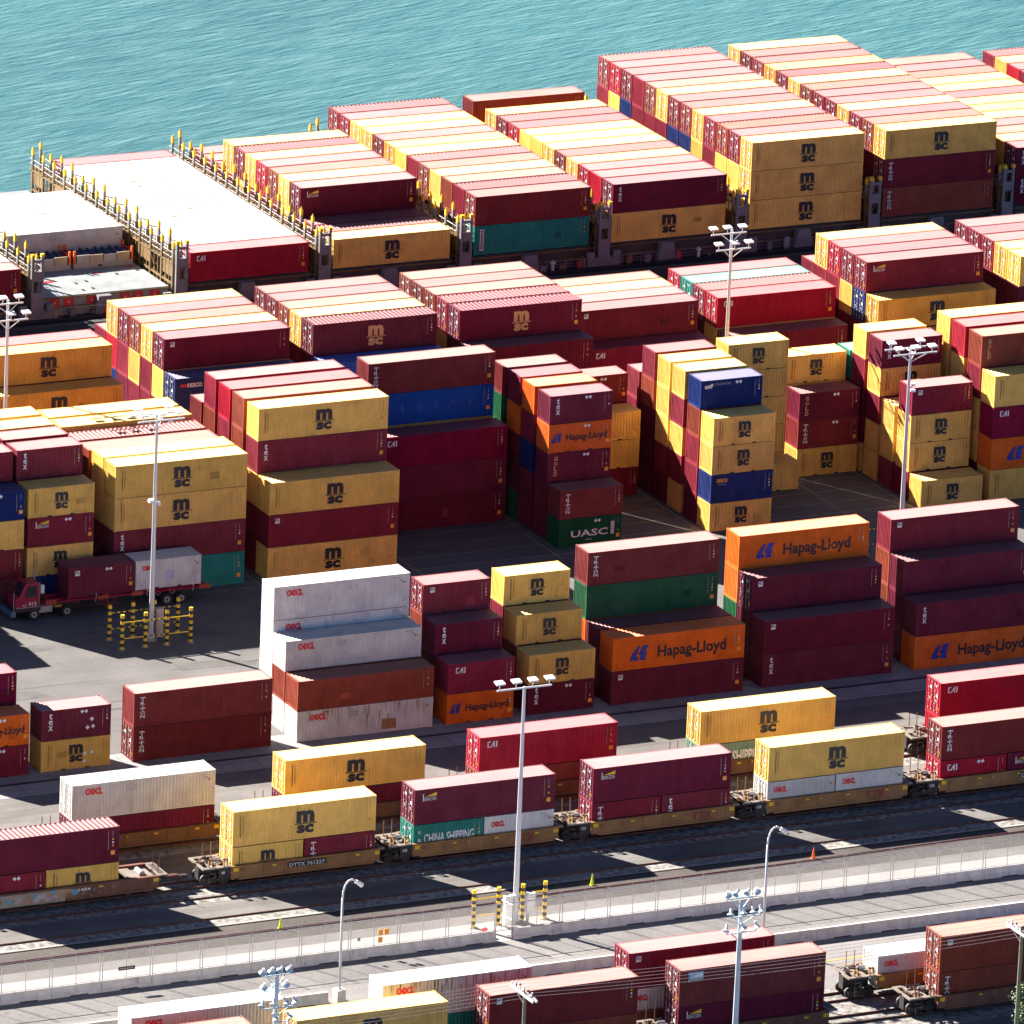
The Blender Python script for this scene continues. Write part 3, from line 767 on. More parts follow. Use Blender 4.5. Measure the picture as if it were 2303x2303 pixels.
# flat racks with crates on the bare hatch
def flat_rack(x, y, n, label):
    t = thing("flat_rack", label, "flat rack", (x, y, 1.745), 0, "flat racks on the bare hatch cover")
    mb = MB(); mb.box(0, 6.06, 0, 2.44, 0.0, 0.5, M_CRATE); mb.box(2.5, 2.95, -0.01, 0.0, 0.1, 0.3, M_DARK); mb.build("deck_frame", t)
    for xx in (0.0, 5.86):
        mb = MB(); mb.box(xx, xx + 0.2, 0, 0.2, 0.5, 1.75, M_CONE_O); mb.box(xx, xx + 0.2, 2.24, 2.44, 0.5, 1.75, M_CONE_O)
        mb.box(xx + 0.05, xx + 0.15, 0.2, 2.24, 0.5, 1.35, M_FIRE); mb.build("end_wall", t)
    for k in range(4):
        mb = MB(); c = (M_CRATE, M_WOODC)[k % 2]
        mb.box(0.35 + k * 1.36, 0.35 + k * 1.36 + 1.28, 0.02, 0.12, 0.5, 1.3 - 0.05 * (k % 3), c)
        mb.build("side_board", t)
    mb = MB(); mb.box(0.3, 5.75, 0.2, 2.2, 0.5, 1.15, M_TARP)
    for k in range(7):
        mb.tube((0.7 + k * 0.75, 0.4, 1.2), (0.7 + k * 0.75, 2.1, 1.25 + 0.1 * (k % 2)), 0.12, M_TARP)
    mb.build("tarpaulin", t)
M_WOODC = flat("crate_timber", (0.50, 0.36, 0.22), 0.7)
flat_rack(-5.3, 97.8, 4, "left grey flat rack with red end walls on the bare hatch cover")
flat_rack(1.05, 97.8, 4, "right flat rack with four side boards and orange posts on the bare hatch")
# ------------------------------------------------------------------ container meshes
def corr_side(mb, L, y, z0, z1, sgn, k, x0, x1, pitch=0.278, depth=0.040):
    n = max(1, round((x1 - x0) / pitch))
    p = (x1 - x0) / n
    prof = []
    for i in range(n):
        a = x0 + i * p
        prof += [(a, 0.0), (a + 0.26 * p, 0.0), (a + 0.5 * p, depth), (a + 0.76 * p, depth)]
    prof.append((x1, 0.0))
    for (xa, da), (xb, db) in zip(prof, prof[1:]):
        q = [(xa, y - sgn * da, z0), (xb, y - sgn * db, z0), (xb, y - sgn * db, z1), (xa, y - sgn * da, z1)]
        mb.quad(*(q if sgn < 0 else q[::-1]), k)
def body_mesh(L, H, roof, doors, reefer=False, pm=None, rm=None):
    pm, rm = pm or M_PAINT, rm or M_ROOF
    mb = MB()
    mb.mi(pm); mb.mi(rm); mb.mi(M_DARK)
    hx, hy = L / 2 - 0.03, CW / 2 - 0.012
    for sx in (-1, 1):
        for syy in (-1, 1):
            xs = sorted((sx * hx, sx * (hx - 0.16))); ys = sorted((syy * hy, syy * (hy - 0.14)))
            mb.box(xs[0], xs[1], ys[0], ys[1], 0.10, H - 0.10, pm)
            for z0, z1 in ((0.0, 0.118), (H - 0.118, H)):      # corner castings, slightly proud
                xc = sorted((sx * (hx + 0.012), sx * (hx - 0.17))); yc = sorted((syy * (hy + 0.006), syy * (hy - 0.16)))
                mb.box(xc[0], xc[1], yc[0], yc[1], z0, z1, pm, rm if z1 > 1 else None)
    xi = hx - 0.16
    for syy in (-1, 1):
        ys = sorted((syy * (hy - 0.002), syy * (hy - 0.07)))
        mb.box(-xi, xi, ys[0], ys[1], 0.035, 0.16, pm)
        mb.box(-xi, xi, ys[0], ys[1], H - 0.10, H - 0.022, pm, rm)
        corr_side(mb, L, syy * (hy - 0.010), 0.16, H - 0.10, syy, pm, -xi, xi, 0.278 if not reefer else 0.34, 0.040 if not reefer else 0.014)
    for sx in (-1, 1):
        xs = sorted((sx * (hx - 0.002), sx * (hx - 0.12)))
        mb.box(xs[0], xs[1], -hy + 0.14, hy - 0.14, 0.01, 0.20, pm)
        mb.box(xs[0], xs[1], -hy + 0.14, hy - 0.14, H - 0.16, H - 0.012, pm, rm)
    if not doors:      # left end: corrugated wall; right end: plain doors folded into the body
        n = 9; w = 2 * (hy - 0.14); p = w / n
        x = -hx + 0.02
        for i in range(n):
            a = -hy + 0.14 + i * p
            pr = [(a, 0.0), (a + 0.56 * p, 0.0), (a + 0.66 * p, 0.036), (a + 0.90 * p, 0.036), (a + p, 0.0)]
            for (ya, da), (yb, db) in zip(pr, pr[1:]):
                mb.quad((x + db, yb, 0.20), (x + da, ya, 0.20), (x + da, ya, H - 0.16), (x + db, yb, H - 0.16), pm)
        for s in (-1, 1):
            ys = sorted((s * 0.01, s * (hy - 0.15)))
            mb.box(hx - 0.07, hx - 0.03, ys[0], ys[1], 0.2, H - 0.16, pm)
            for yy in (0.25, 0.8):
                mb.tube((hx - 0.01, s * yy, 0.05), (hx - 0.01, s * yy, H - 0.05), 0.018, pm, n=4, caps=False)
    else:
        mb.quad((-hx + 0.10, hy - 0.14, 0.2), (-hx + 0.10, -hy + 0.14, 0.2), (-hx + 0.10, -hy + 0.14, H - 0.16), (-hx + 0.10, hy - 0.14, H - 0.16), M_DARK)
        mb.quad((hx - 0.05, -hy + 0.14, 0.2), (hx - 0.05, hy - 0.14, 0.2), (hx - 0.05, hy - 0.14, H - 0.16), (hx - 0.05, -hy + 0.14, H - 0.16), pm)
    # roof
    zr = H - 0.018
    if reefer:
        pit, dep = 0.9, 0.004
    elif roof == 'x':
        pit, dep = 0.405, 0.060
    else:
        pit, dep = 0.205, 0.036
    xr = hx - 0.10
    n = max(1, round(2 * xr / pit)); p = 2 * xr / n
    pr = []
    for i in range(n):
        a = -xr + i * p
        pr += [(a, 0.0), (a + 0.28 * p, 0.0), (a + 0.5 * p, dep), (a + 0.78 * p, dep)]
    pr.append((xr, 0.0))
    yr = hy - 0.06
    for (xa, da), (xb, db) in zip(pr, pr[1:]):
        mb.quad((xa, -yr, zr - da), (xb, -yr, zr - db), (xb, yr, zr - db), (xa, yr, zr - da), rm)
    mb.quad((-xi, -hy + 0.07, 0.13), (-xi, hy - 0.07, 0.13), (xi, hy - 0.07, 0.13), (xi, -hy + 0.07, 0.13), M_DARK)
    if L < 8:          # fork pockets
        for s in (-1, 1):
            for xx in (-1.03, 1.03):
                ys = sorted((s * (hy + 0.001), s * (hy - 0.01)))
                mb.box(xx - 0.19, xx + 0.19, ys[0], ys[1], 0.02, 0.13, M_DARK)
    return mb
def door_meshes(H, side):
    """one door leaf on the left end of a container, and its locking bar; side -1 = nearer the camera"""
    mb = MB()
    y0, y1 = sorted((side * 0.012, side * (CW / 2 - 0.165)))
    w = y1 - y0
    z0, z1 = 0.21, H - 0.17
    mb.box(0.0, 0.045, y0, y1, z0, z1, M_PAINT)
    mb.box(-0.004, 0.0, y0, y0 + 0.03, z0, z1, M_DARK); mb.box(-0.004, 0.0, y1 - 0.03, y1, z0, z1, M_DARK)
    mb.box(-0.004, 0.0, y0 + 0.03, y1 - 0.03, z1 - 0.03, z1, M_DARK); mb.box(-0.004, 0.0, y0 + 0.03, y1 - 0.03, z0, z0 + 0.03, M_DARK)
    nb = 4
    for i in range(nb):            # pressed panels
        za = z0 + 0.12 + i * (z1 - z0 - 0.2) / nb
        mb.box(-0.020, 0.0, y0 + 0.08, y1 - 0.08, za, za + (z1 - z0 - 0.2) / nb * 0.55, M_PAINT)
    if side < 0:
        mb.box(-0.024, -0.020, y0 + 0.30, y0 + 0.62, z0 + 0.52 * (z1 - z0), z0 + 0.62 * (z1 - z0), M_WHITE)
        mb.box(-0.024, -0.020, y0 + 0.55, y1 - 0.12, z1 - 0.38, z1 - 0.20, M_WHITE)
        mb.box(-0.024, -0.020, y0 + 0.12, y0 + 0.40, z0 + 0.25, z0 + 0.55, M_YEL)
    else:
        mb.box(-0.024, -0.020, y0 + 0.25, y0 + 0.60, z0 + 0.72 * (z1 - z0), z0 + 0.80 * (z1 - z0), M_WHITE)
    bars = []
    for f in (0.24, 0.74):
        b = MB()
        yy = y0 + f * w
        b.tube((-0.055, yy, 0.06), (-0.055, yy, H - 0.05), 0.026, M_PAINT, n=6)
        for zf in (0.04, 0.28, 0.5, 0.72, 0.96):
            zz = z0 + zf * (z1 - z0)
            b.box(-0.075, -0.02, yy - 0.075, yy + 0.075, zz - 0.05, zz + 0.05, M_PAINT)
        hz = z0 + 0.36 * (z1 - z0) + (0.12 if f > 0.5 else 0)
        b.box(-0.085, -0.06, yy - 0.42 if f > 0.5 else yy, yy if f > 0.5 else yy + 0.42, hz, hz + 0.05, M_PAINT)
        bars.append(b.mesh("locking_bar"))
    return mb.mesh("door"), bars
BODY, DOORS, LET = {}, {}, {}
def get_body(L, H, roof, doors, reefer):
    k = (L, H, roof, doors, reefer)
    if k not in BODY:
        BODY[k] = body_mesh(*k).mesh("body")
    return BODY[k]
def get_doors(H):
    if H not in DOORS:
        DOORS[H] = [door_meshes(H, s) for s in (-1, 1)]
    return DOORS[H]
# ---- lettering: meshes in the XZ plane, origin at the top left corner of the long side
def rect(mb, x, z, w, h, mat):
    mb.quad((x, 0, -z - h), (x + w, 0, -z - h), (x + w, 0, -z), (x, 0, -z), mat)
def ticks(mb, x, z, n, mat, w=0.05, h=0.05, gap=0.03, seed=1):
    r = random.Random(seed)
    for i in range(n):
        rect(mb, x, z + i * (h + gap), w * r.uniform(0.7, 1.0), h, mat)
def lettering(kind, L, H):
    k = (kind, L, H)
    if k in LET:
        return LET[k]
    mb, em = MB(), None
    big = L > 8
    if kind in ('msc', 'mscg'):
        mt = M_BLACK if kind == 'msc' else M_GOLD
        s = 1.0 if big else 0.80
        cx, top = (0.505 * L, 0.19 * H)
        add_text(mb, text_mesh("m", 0.98 * s, mt, 0.055, 1.50 * s), cx - 0.75 * s, -top)
        rect(mb, cx - 0.92 * s, top + 1.02 * s, 1.88 * s, 0.075 * s, mt)
        add_text(mb, text_mesh("sc", 0.70 * s, mt, 0.05, 1.42 * s), cx - 0.71 * s, -(top + 1.15 * s))
    elif kind == 'tri':
        z = 0.12 * H
        hh = [0.17, 0.115, 0.075, 0.115, 0.12, 0.13]
        for i, (ch, f) in enumerate(zip("TRITON", hh)):
            h = f * 0.85 * 2.6
            w = 0.40 if ch != 'I' else 0.09
            if ch == 'T':
                rect(mb, 0.55, z, 0.44, 0.07, M_WHITE); rect(mb, 0.73, z + 0.07, 0.08, h - 0.07, M_WHITE)
                rect(mb, 0.55, z, 0.05, 0.13, M_WHITE); rect(mb, 0.94, z, 0.05, 0.13, M_WHITE)
            else:
                add_text(mb, text_mesh(ch, h, M_WHITE, 0.02, w), 0.77 - w / 2, -z)
            z += h + 0.035
    elif kind == 'tex':
        z = 0.10 * H
        for ch, h, w in (("t", 0.50, 0.30), ("e", 0.40, 0.36), ("x", 0.42, 0.40)):
            add_text(mb, text_mesh(ch, h, M_WHITE, 0.02, w), 0.80 - w / 2, -z)
            z += h + 0.07
    elif kind == 'cai':
        z, h = 0.13 * H, 0.52
        rect(mb, 0.70, z, 0.28, 0.10, M_WHITE); rect(mb, 0.70, z, 0.10, h, M_WHITE); rect(mb, 0.70, z + h - 0.10, 0.20, 0.10, M_WHITE)
        mb.poly([(0.92, 0, -z - h), (1.05, 0, -z - h), (1.40, 0, -z), (1.27, 0, -z)][::1], M_WHITE)
        rect(mb, 1.25, z, 0.11, h, M_WHITE); rect(mb, 1.10, z + 0.27, 0.2, 0.08, M_WHITE)
        rect(mb, 1.46, z, 0.11, h, M_WHITE)
    elif kind == 'hap':
        if big:
            ex, ew, eh, tx, tw, th, ez = 1.62, 1.75, 1.25, 4.15, 6.3, 1.30, 0.30 * H
        else:
            ex, ew, eh, tx, tw, th, ez = 0.30, 1.05, 0.82, 1.70, 3.90, 0.80, 0.33 * H
        add_text(mb, text_mesh("Hapag-Lloyd", th, M_BLACK, 0.022, tw), tx, -(ez + eh * 0.12))
        em = MB()
        def P(pts):
            em.poly([(ex + u * ew, 0, -(ez + (1 - v) * eh)) for u, v in pts], M_BLUE)
        P([(0.0, 0.14), (0.05, 0.0), (0.40, 0.0), (0.46, 0.20), (0.33, 0.30), (0.52, 1.0), (0.40, 0.97), (0.17, 0.60)])
        P([(0.50, 0.0), (0.86, 0.0), (0.80, 0.20), (0.90, 0.55), (0.79, 0.60), (0.99, 1.0), (0.64, 1.0), (0.57, 0.70), (0.42, 0.40), (0.56, 0.33)])
    elif kind == 'oocl':
        z, h, x = (0.12 * H, 0.58, 1.15) if big else (0.17 * H, 0.50, 0.62)
        w = 1.45 if big else 1.15
        add_text(mb, text_mesh("OOCL", h, M_RED, 0.06, w), x, -z)
        for a in range(5):
            an = math.radians(90 + 72 * a)
            cx, cz = x + w * 0.385, z + h / 2
            mb.tube((cx + 0.07 * math.cos(an), 0.0, -cz + 0.07 * math.sin(an)), (cx + 0.07 * math.cos(an), 0.004, -cz + 0.07 * math.sin(an)), 0.045, M_RED, n=6)
    elif kind == 'uasc':
        add_text(mb, text_mesh("UASC", 0.62, M_WHITE, 0.02, 3.55), 1.18, -0.42 * H)
        rect(mb, 5.0, 0.22 * H, 0.34, 1.15, M_WHITE)
        for i in range(4):
            add_text(mb, text_mesh("UASC"[i], 0.2, M_GREYV, 0.03, 0.2), 5.07, -(0.25 * H + i * 0.28))
        ticks(mb, 2.6, 0.76 * H, 1, M_WHITE, 0.8, 0.05)
    elif kind == 'gold':
        z = 0.12 * H
        for ch, h in zip("GOLD", (0.40, 0.36, 0.40, 0.40)):
            add_text(mb, text_mesh(ch, h, M_GOLD, 0.03, 0.34), 0.62, -z)
            z += h + 0.08
    elif kind in ('bea', 'beaf'):
        if kind == 'beaf':
            rect(mb, 0.72, 0.08 * H, 1.25, 0.62, M_LPATCH)
        z = 0.13 * H
        add_text(mb, text_mesh("BEACON", 0.30, M_WHITE if kind == 'bea' else M_GREYV, 0.0, 1.0), 0.88, -(z + 0.30), -0.002)
        rect(mb, 0.74, z + 0.02, 0.07, 0.58, M_WHITE)
        em = MB()
        em.poly([(0.95, -0.002, -z - 0.24), (1.93, -0.002, -z - 0.24), (1.93, -0.002, -z + 0.06)], M_YEL if kind == 'bea' else M_WHITE)
    elif kind == 'sea':
        add_text(mb, text_mesh("seaco", 0.40, M_WHITE, 0.015, 1.45), 1.20, -0.17 * H)
        em = MB()
        for i in range(3):
            em.tube((0.68 + i * 0.19, 0.0, -0.17 * H - 0.20), (0.68 + i * 0.19, 0.006, -0.17 * H - 0.20), 0.13, M_RED, n=12)
    elif kind == 'seao':
        add_text(mb, text_mesh("seaco", 0.36, M_ORV, 0.03, 1.05), 0.55, -0.14 * H)
        rect(mb, 0.75, 0.34 * H, 0.75, 0.05, M_GREYV)
    elif kind == 'cro':
        add_text(mb, text_mesh("CRONOS", 0.20, M_GREYV, 0.0, 1.55), 1.35, -0.12 * H)
        em = MB()
        for ux, uz, r in ((0.55, 0.62, 0.16), (0.75, 0.60, 0.17), (0.95, 0.56, 0.15), (1.08, 0.42, 0.11), (0.42, 0.54, 0.07), (1.14, 0.55, 0.06), (1.05, 0.72, 0.05), (0.60, 0.74, 0.05)):
            em.tube((ux, 0.0, -uz), (ux, 0.006, -uz), r, M_WHITE, n=8)
    elif kind == 'hyv':
        for i, ch in enumerate("SYVMS"):
            add_text(mb, text_mesh(ch, 0.62, M_LBLUE, 0.01, 0.36), 3.2 + i * 1.62, -(0.36 + 0.02 * (i % 2)) * H)
    elif kind == 'chi':
        if big:
            add_text(mb, text_mesh("CHINA SHIPPING", 1.05, M_WHITE, 0.03, 5.6), 0.5, -0.26 * H)
        else:
            add_text(mb, text_mesh("CHINA SHIPPING", 0.78, M_WHITE, 0.02, 4.3), 0.95, -0.31 * H)
            add_text(mb, text_mesh("S", 0.24, M_WHITE, 0.02, 0.22), 0.42, -0.19 * H)
            ticks(mb, 0.42, 0.45 * H, 2, M_WHITE, 0.3, 0.1)
    elif kind == 'bdg':
        rect(mb, 0.62, 0.11 * H, 0.42, 0.44, M_WHITE)
        em = MB()
        em.poly([(0.66, -0.002, -0.11 * H - 0.30), (1.00, -0.002, -0.11 * H - 0.10), (1.00, -0.002, -0.11 * H - 0.30)], M_YELG)
        em.poly([(0.66, -0.002, -0.11 * H - 0.27), (0.66, -0.002, -0.11 * H - 0.06), (0.97, -0.002, -0.11 * H - 0.06)], M_BLUE)
    elif kind == 'teal':
        rect(mb, 0.62, 0.12 * H, 0.42, 2.1, M_WHITE)
        for i in range(8):
            rect(mb, 0.70, 0.12 * H + 0.12 + i * 0.24, 0.26, 0.15, M_GREYV)
    LET[k] = (mb.mesh("lettering"), em.mesh("emblem") if em else None)
    return LET[k]
M_LPATCH = flat("pale_blue_patch", (0.35, 0.50, 0.60), 0.6)
M_YELG = flat("green_yellow_vinyl", (0.45, 0.50, 0.12), 0.5)
MARK = {}
def marking(style, L, H, seed):
    """small code columns, stickers and warning marks near the ends of the long side"""
    k = (style, L, H, seed)
    if k in MARK:
        return MARK[k]
    mb = MB()
    r = random.Random(seed * 7 + int(L))
    x = L - (0.75 if L > 8 else 0.55)
    if style in ('Y', 'A'):
        for dx, z0 in ((0.62, 0.14), (0.86, 0.17)):
            ticks(mb, dx, z0 * H, 20 if dx < 0.7 else 17, M_BROWN, 0.11 if dx < 0.7 else 0.07, 0.055, 0.035, seed)
        ticks(mb, x - 0.1, 0.12 * H, 9, M_BROWN, 0.035, 0.06, 0.06, seed)
        ticks(mb, x + 0.18, 0.12 * H, 5, M_BROWN, 0.05, 0.09, 0.14, seed)
        if r.random() < 0.8:
            rect(mb, x + 0.05, 0.62 * H, 0.30, 0.22, M_ORV)
    elif style == 'W':
        ticks(mb, x - 0.75, 0.10 * H, 1, M_GREYV, 0.8, 0.06)
        ticks(mb, x - 0.2, 0.17 * H, 2, M_GREYV, 0.35, 0.05, 0.05)
        rect(mb, x + 0.1, 0.24 * H, 0.14, 0.14, M_BROWN)
        rect(mb, x + 0.32, 0.24 * H, 0.14, 0.14, M_YEL)
        if seed % 3 == 1:
            rect(mb, 0.46 * L, 0.40 * H, 0.75, 0.85, M_LILAC)
        if seed % 3 == 2 and L > 8:
            rect(mb, 0.38 * L, 0.14 * H, 0.8, 0.5, M_GREYV)
    else:
        n = 24
        ticks(mb, x - 0.22, 0.12 * H, n, M_GREYV, 0.04, 0.05, 0.012, seed)
        ticks(mb, x + 0.14, 0.12 * H, 5, M_GREYV, 0.06, 0.06, 0.04, seed)
        for i, mt in enumerate((M_YEL, M_WHITE, M_YEL)):
            if r.random() < 0.75:
                rect(mb, x + 0.12, 0.32 * H + i * 0.26, 0.12, 0.14, mt)
        if r.random() < 0.4:
            rect(mb, x + 0.02, 0.66 * H, 0.34, 0.34, M_ORV)
        if L < 8 and seed % 2 == 0:
            for dx in (0.0, 0.34):
                cx, cz = 0.58 * L + dx, 0.14 * H
                mb.poly([(cx - 0.17, 0, -cz), (cx, 0, -cz - 0.17), (cx + 0.17, 0, -cz), (cx, 0, -cz + 0.17)], M_WHITE)
    MARK[k] = mb.mesh("marking")
    return MARK[k]
M_LILAC = flat("faded_lilac_patch", (0.50, 0.50, 0.72), 0.6)

# ------------------------------------------------------------------ place the containers
M_RUSTS = flat("rust_stain", (0.34, 0.17, 0.08), 0.8, 0.0, 0.4, 3.0)
CL = container_list()
fill_rng = random.Random(11)
FILL = MB()
FCOL = []
def add_fill(c):
    code = c['code']
    if code[0] == '?':
        code = fill_rng.choice(['K', 'M', 'K', 'Y', 'K', 'M']) + 'b'
    col, fade = COL[code[0]]
    v = fill_rng.uniform(0.85, 1.1)
    fm = body_cache(c['L'], c['h'], 'x' if code.endswith('x') else '')
    n = len(FILL.v)
    cx, cy = c['x'] + c['L'] / 2, c['y'] + CW / 2
    FILL.v += [(a + cx, b_ + cy, z_ + c['z']) for a, b_, z_ in fm.v]
    FILL.f += [tuple(i + n for i in f) for f in fm.f]
    for k in fm.m:
        FILL.m.append(FILL.mi(fm.mats[k]))
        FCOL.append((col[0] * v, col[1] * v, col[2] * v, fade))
_fb = {}
def body_cache(L, H, roof):
    k = (L, H, roof)
    if k not in _fb:
        _fb[k] = body_mesh(L, H, roof, False, False, M_PAINT_A, M_ROOF_A)
    return _fb[k]
used_labels = {}
n_ind = 0
for ci, c in enumerate(CL):
    if c['code'][0] == '?' or c['key'] in HIDDEN_KEYS:
        add_fill(c)
        continue
    n_ind += 1
    code = c['code']
    col, fade = COL[code[0]]
    rr = random.Random(ci * 13 + 5)
    reefer = code[0] == 'W' and c['where'].endswith('ship bay')
    roofx = 'x' if code.endswith('x') else ''
    doors = 'd' in code[1:]
    look = CNAME[code[0]]
    if c['logo'] and (c['group'] == 'train' or not c['where'].startswith('top') or True):
        lk = LNAME[c['logo']]
    else:
        lk = ''
    base = "%s container %s" % (look, lk) if lk else "%s container" % look
    label = (base + ", " + c['where']).replace(" ,", ",")
    if len(label.split()) > 16:
        short = {'with big black three letter logo': 'with black logo', 'with big tan three letter logo': 'with tan logo', 'with upright six letter name': 'with upright name', 'with upright three letter name': 'with upright name',
                 'with small white corner letters': 'with white letters', 'with blue emblem and long name': 'with blue emblem', 'with red four letter name': 'with red name', 'with big white four letter name': 'with white name',
                 'with yellow wedge logo': 'with wedge logo', 'with red and white name': 'with white name', 'with small orange name': 'with orange name', 'with large two word name': 'with white name',
                 'with small square badge': 'with square badge', 'with faded pale logo patch': 'with pale patch', 'with upright tan name': 'with tan name', 'with white lion logo': 'with lion logo', 'with faded spaced letters': 'with faded letters', 'with white upright name panel': 'with name panel'}
        base = "%s container %s" % (look, short[lk]) if lk else base
        label = base + ", " + c['where']
    if len(label.split()) > 16:
        label = look + " container, " + c['where']
    used_labels[label] = used_labels.get(label, 0) + 1
    grp = "containers stacked on the ship and in the yard" if c['group'] == 'stack' else "containers riding on the trains"
    t = thing("shipping_container", label, "container", (c['x'] + c['L'] / 2, c['y'] + CW / 2, c['z']), 0, grp)
    v = rr.uniform(0.84, 1.12)
    hue = rr.uniform(-0.025, 0.03)
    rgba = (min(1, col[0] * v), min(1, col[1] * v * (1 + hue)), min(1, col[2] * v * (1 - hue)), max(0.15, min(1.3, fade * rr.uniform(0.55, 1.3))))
    o = part("body", get_body(c['L'], c['h'], roofx, doors, reefer), t)
    o.color = rgba
    if doors:
        for dm, bars in get_doors(c['h']):
            d = part("door", dm, t, (-c['L'] / 2 + 0.075, 0, 0))
            d.color = rgba
            for bm_ in bars:
                lb_ = part("locking_bar", bm_, d)
                lb_.color = tuple(0.55 * q + 0.30 for q in rgba[:3]) + (1.0,)  # bars paler than the door paint: glare mixed into their colour
    zt = c['h']
    if c['logo']:
        lm_, em_ = lettering(c['logo'], c['L'], c['h'])
        part("lettering", lm_, t, (-c['L'] / 2, -CW / 2 - 0.006, zt))
        if em_:
            part("emblem", em_, t, (-c['L'] / 2, -CW / 2 - 0.006, zt))
    if rr.random() < 0.28 and code[0] not in 'W' and c['key'][0] < 100:
        pm_ = MB()
        for _ in range(rr.choice([1, 1, 2])):
            w_, h_ = rr.uniform(0.4, 0.95), rr.uniform(0.35, 0.9)
            xx_, zz_ = rr.uniform(0.2, 0.8) * c['L'], rr.uniform(0.35, 0.55) * c['h']
            if c['logo'] in ('msc', 'mscg', 'hap', 'uasc', 'hyv') and 0.3 < xx_ / c['L'] < 0.65:
                xx_ = 0.72 * c['L']
            pm_.quad((xx_, 0, -zz_ - h_), (xx_ + w_, 0, -zz_ - h_), (xx_ + w_, 0, -zz_), (xx_, 0, -zz_), M_PAINT)
            break
        q_ = part("repair_patch", pm_.mesh("repair_patch"), t, (-c['L'] / 2, -CW / 2 - 0.003, zt))
        f_ = rr.choice([0.55, 0.7, 0.75, 1.35])
        q_.color = (min(1, rgba[0] * f_), min(1, rgba[1] * f_ + 0.004), min(1, rgba[2] * f_ + 0.004), 1.0)
    if code[0] == 'W' and (c['where'].startswith('first tier up, front row, white') or 'rusty' in c['where']):
        sm_ = MB()
        for _ in range(42):
            x_, w_, l_ = rr.uniform(0.15, c['L'] - 0.2), rr.uniform(0.02, 0.10), rr.uniform(0.2, 1.6)
            z_ = rr.choice([0.08, 0.1, rr.uniform(0.3, 1.2)])
            sm_.poly([(x_, 0, -z_), (x_ + w_ * 0.4, 0, -min(z_ + l_, c['h'] - 0.1)), (x_ + w_, 0, -z_)], M_RUSTS)
        sm_.quad((7.6, -0.002, -2.3), (8.9, -0.002, -2.3), (8.85, -0.002, -1.45), (7.65, -0.002, -1.4), M_RUSTS)
        part("rust_streaks", sm_.mesh("rust_streaks"), t, (-c['L'] / 2, -CW / 2 - 0.004, zt))
    if reefer and rr.random() < 0.45:
        sm_ = MB(); x_, y_ = rr.uniform(2, 9), rr.uniform(0.7, 1.6)
        sm_.poly([(x_ + 0.55 * math.cos(a_), y_ + 0.12 * math.cos(a_) + 0.16 * math.sin(a_ + 0.5), 0.004) for a_ in [math.pi * k_ / 4 for k_ in range(8)]], M_RUSTS)
        sm_.poly([(x_ + 3, y_, 0.004), (x_ + 3.9, y_, 0.004), (x_ + 3.9, y_ + 0.1, 0.004), (x_ + 3, y_ + 0.15, 0.004)][: 4], M_GREYV)
        part("roof_stain", sm_.mesh("roof_stain"), t, (-c['L'] / 2, -CW / 2, zt))
    if 'placarded' in c['where']:
        for dx, dz in ((0.72, 0.42), (0.66, 0.68), (0.74, 0.66)) if code[0] == 'K' else ((0.63, 0.52), (0.73, 0.50), (0.63, 0.78)):
            pm_ = MB(); cx_, cz_ = dx * c['L'], dz * c['h']
            pm_.poly([(cx_ - 0.19, 0, -cz_), (cx_, 0, -cz_ - 0.19), (cx_ + 0.19, 0, -cz_), (cx_, 0, -cz_ + 0.19)], M_WHITE)
            part("placard", pm_.mesh("placard"), t, (-c['L'] / 2, -CW / 2 - 0.012, zt))
    part("marking", marking(code[0] if code[0] in 'YAW' else 'M', c['L'], c['h'], rr.randrange(6)), t, (-c['L'] / 2, -CW / 2 - 0.006, zt))
fo = FILL.build("container_stack")
ca = fo.data.color_attributes.new("paint", 'FLOAT_COLOR', 'CORNER')
flatc = []
for pidx, f in enumerate(FILL.f):
    flatc += list(FCOL[pidx]) * len(f)
ca.data.foreach_set("color", flatc)
tag(fo, "shaded containers packed deep inside the stacks behind and under the others", "containers", None, "stuff")
print("individual containers", n_ind, "duplicate labels", {k: v for k, v in used_labels.items() if v > 1}, "long", [l for l in used_labels if len(l.split()) > 16][:5])
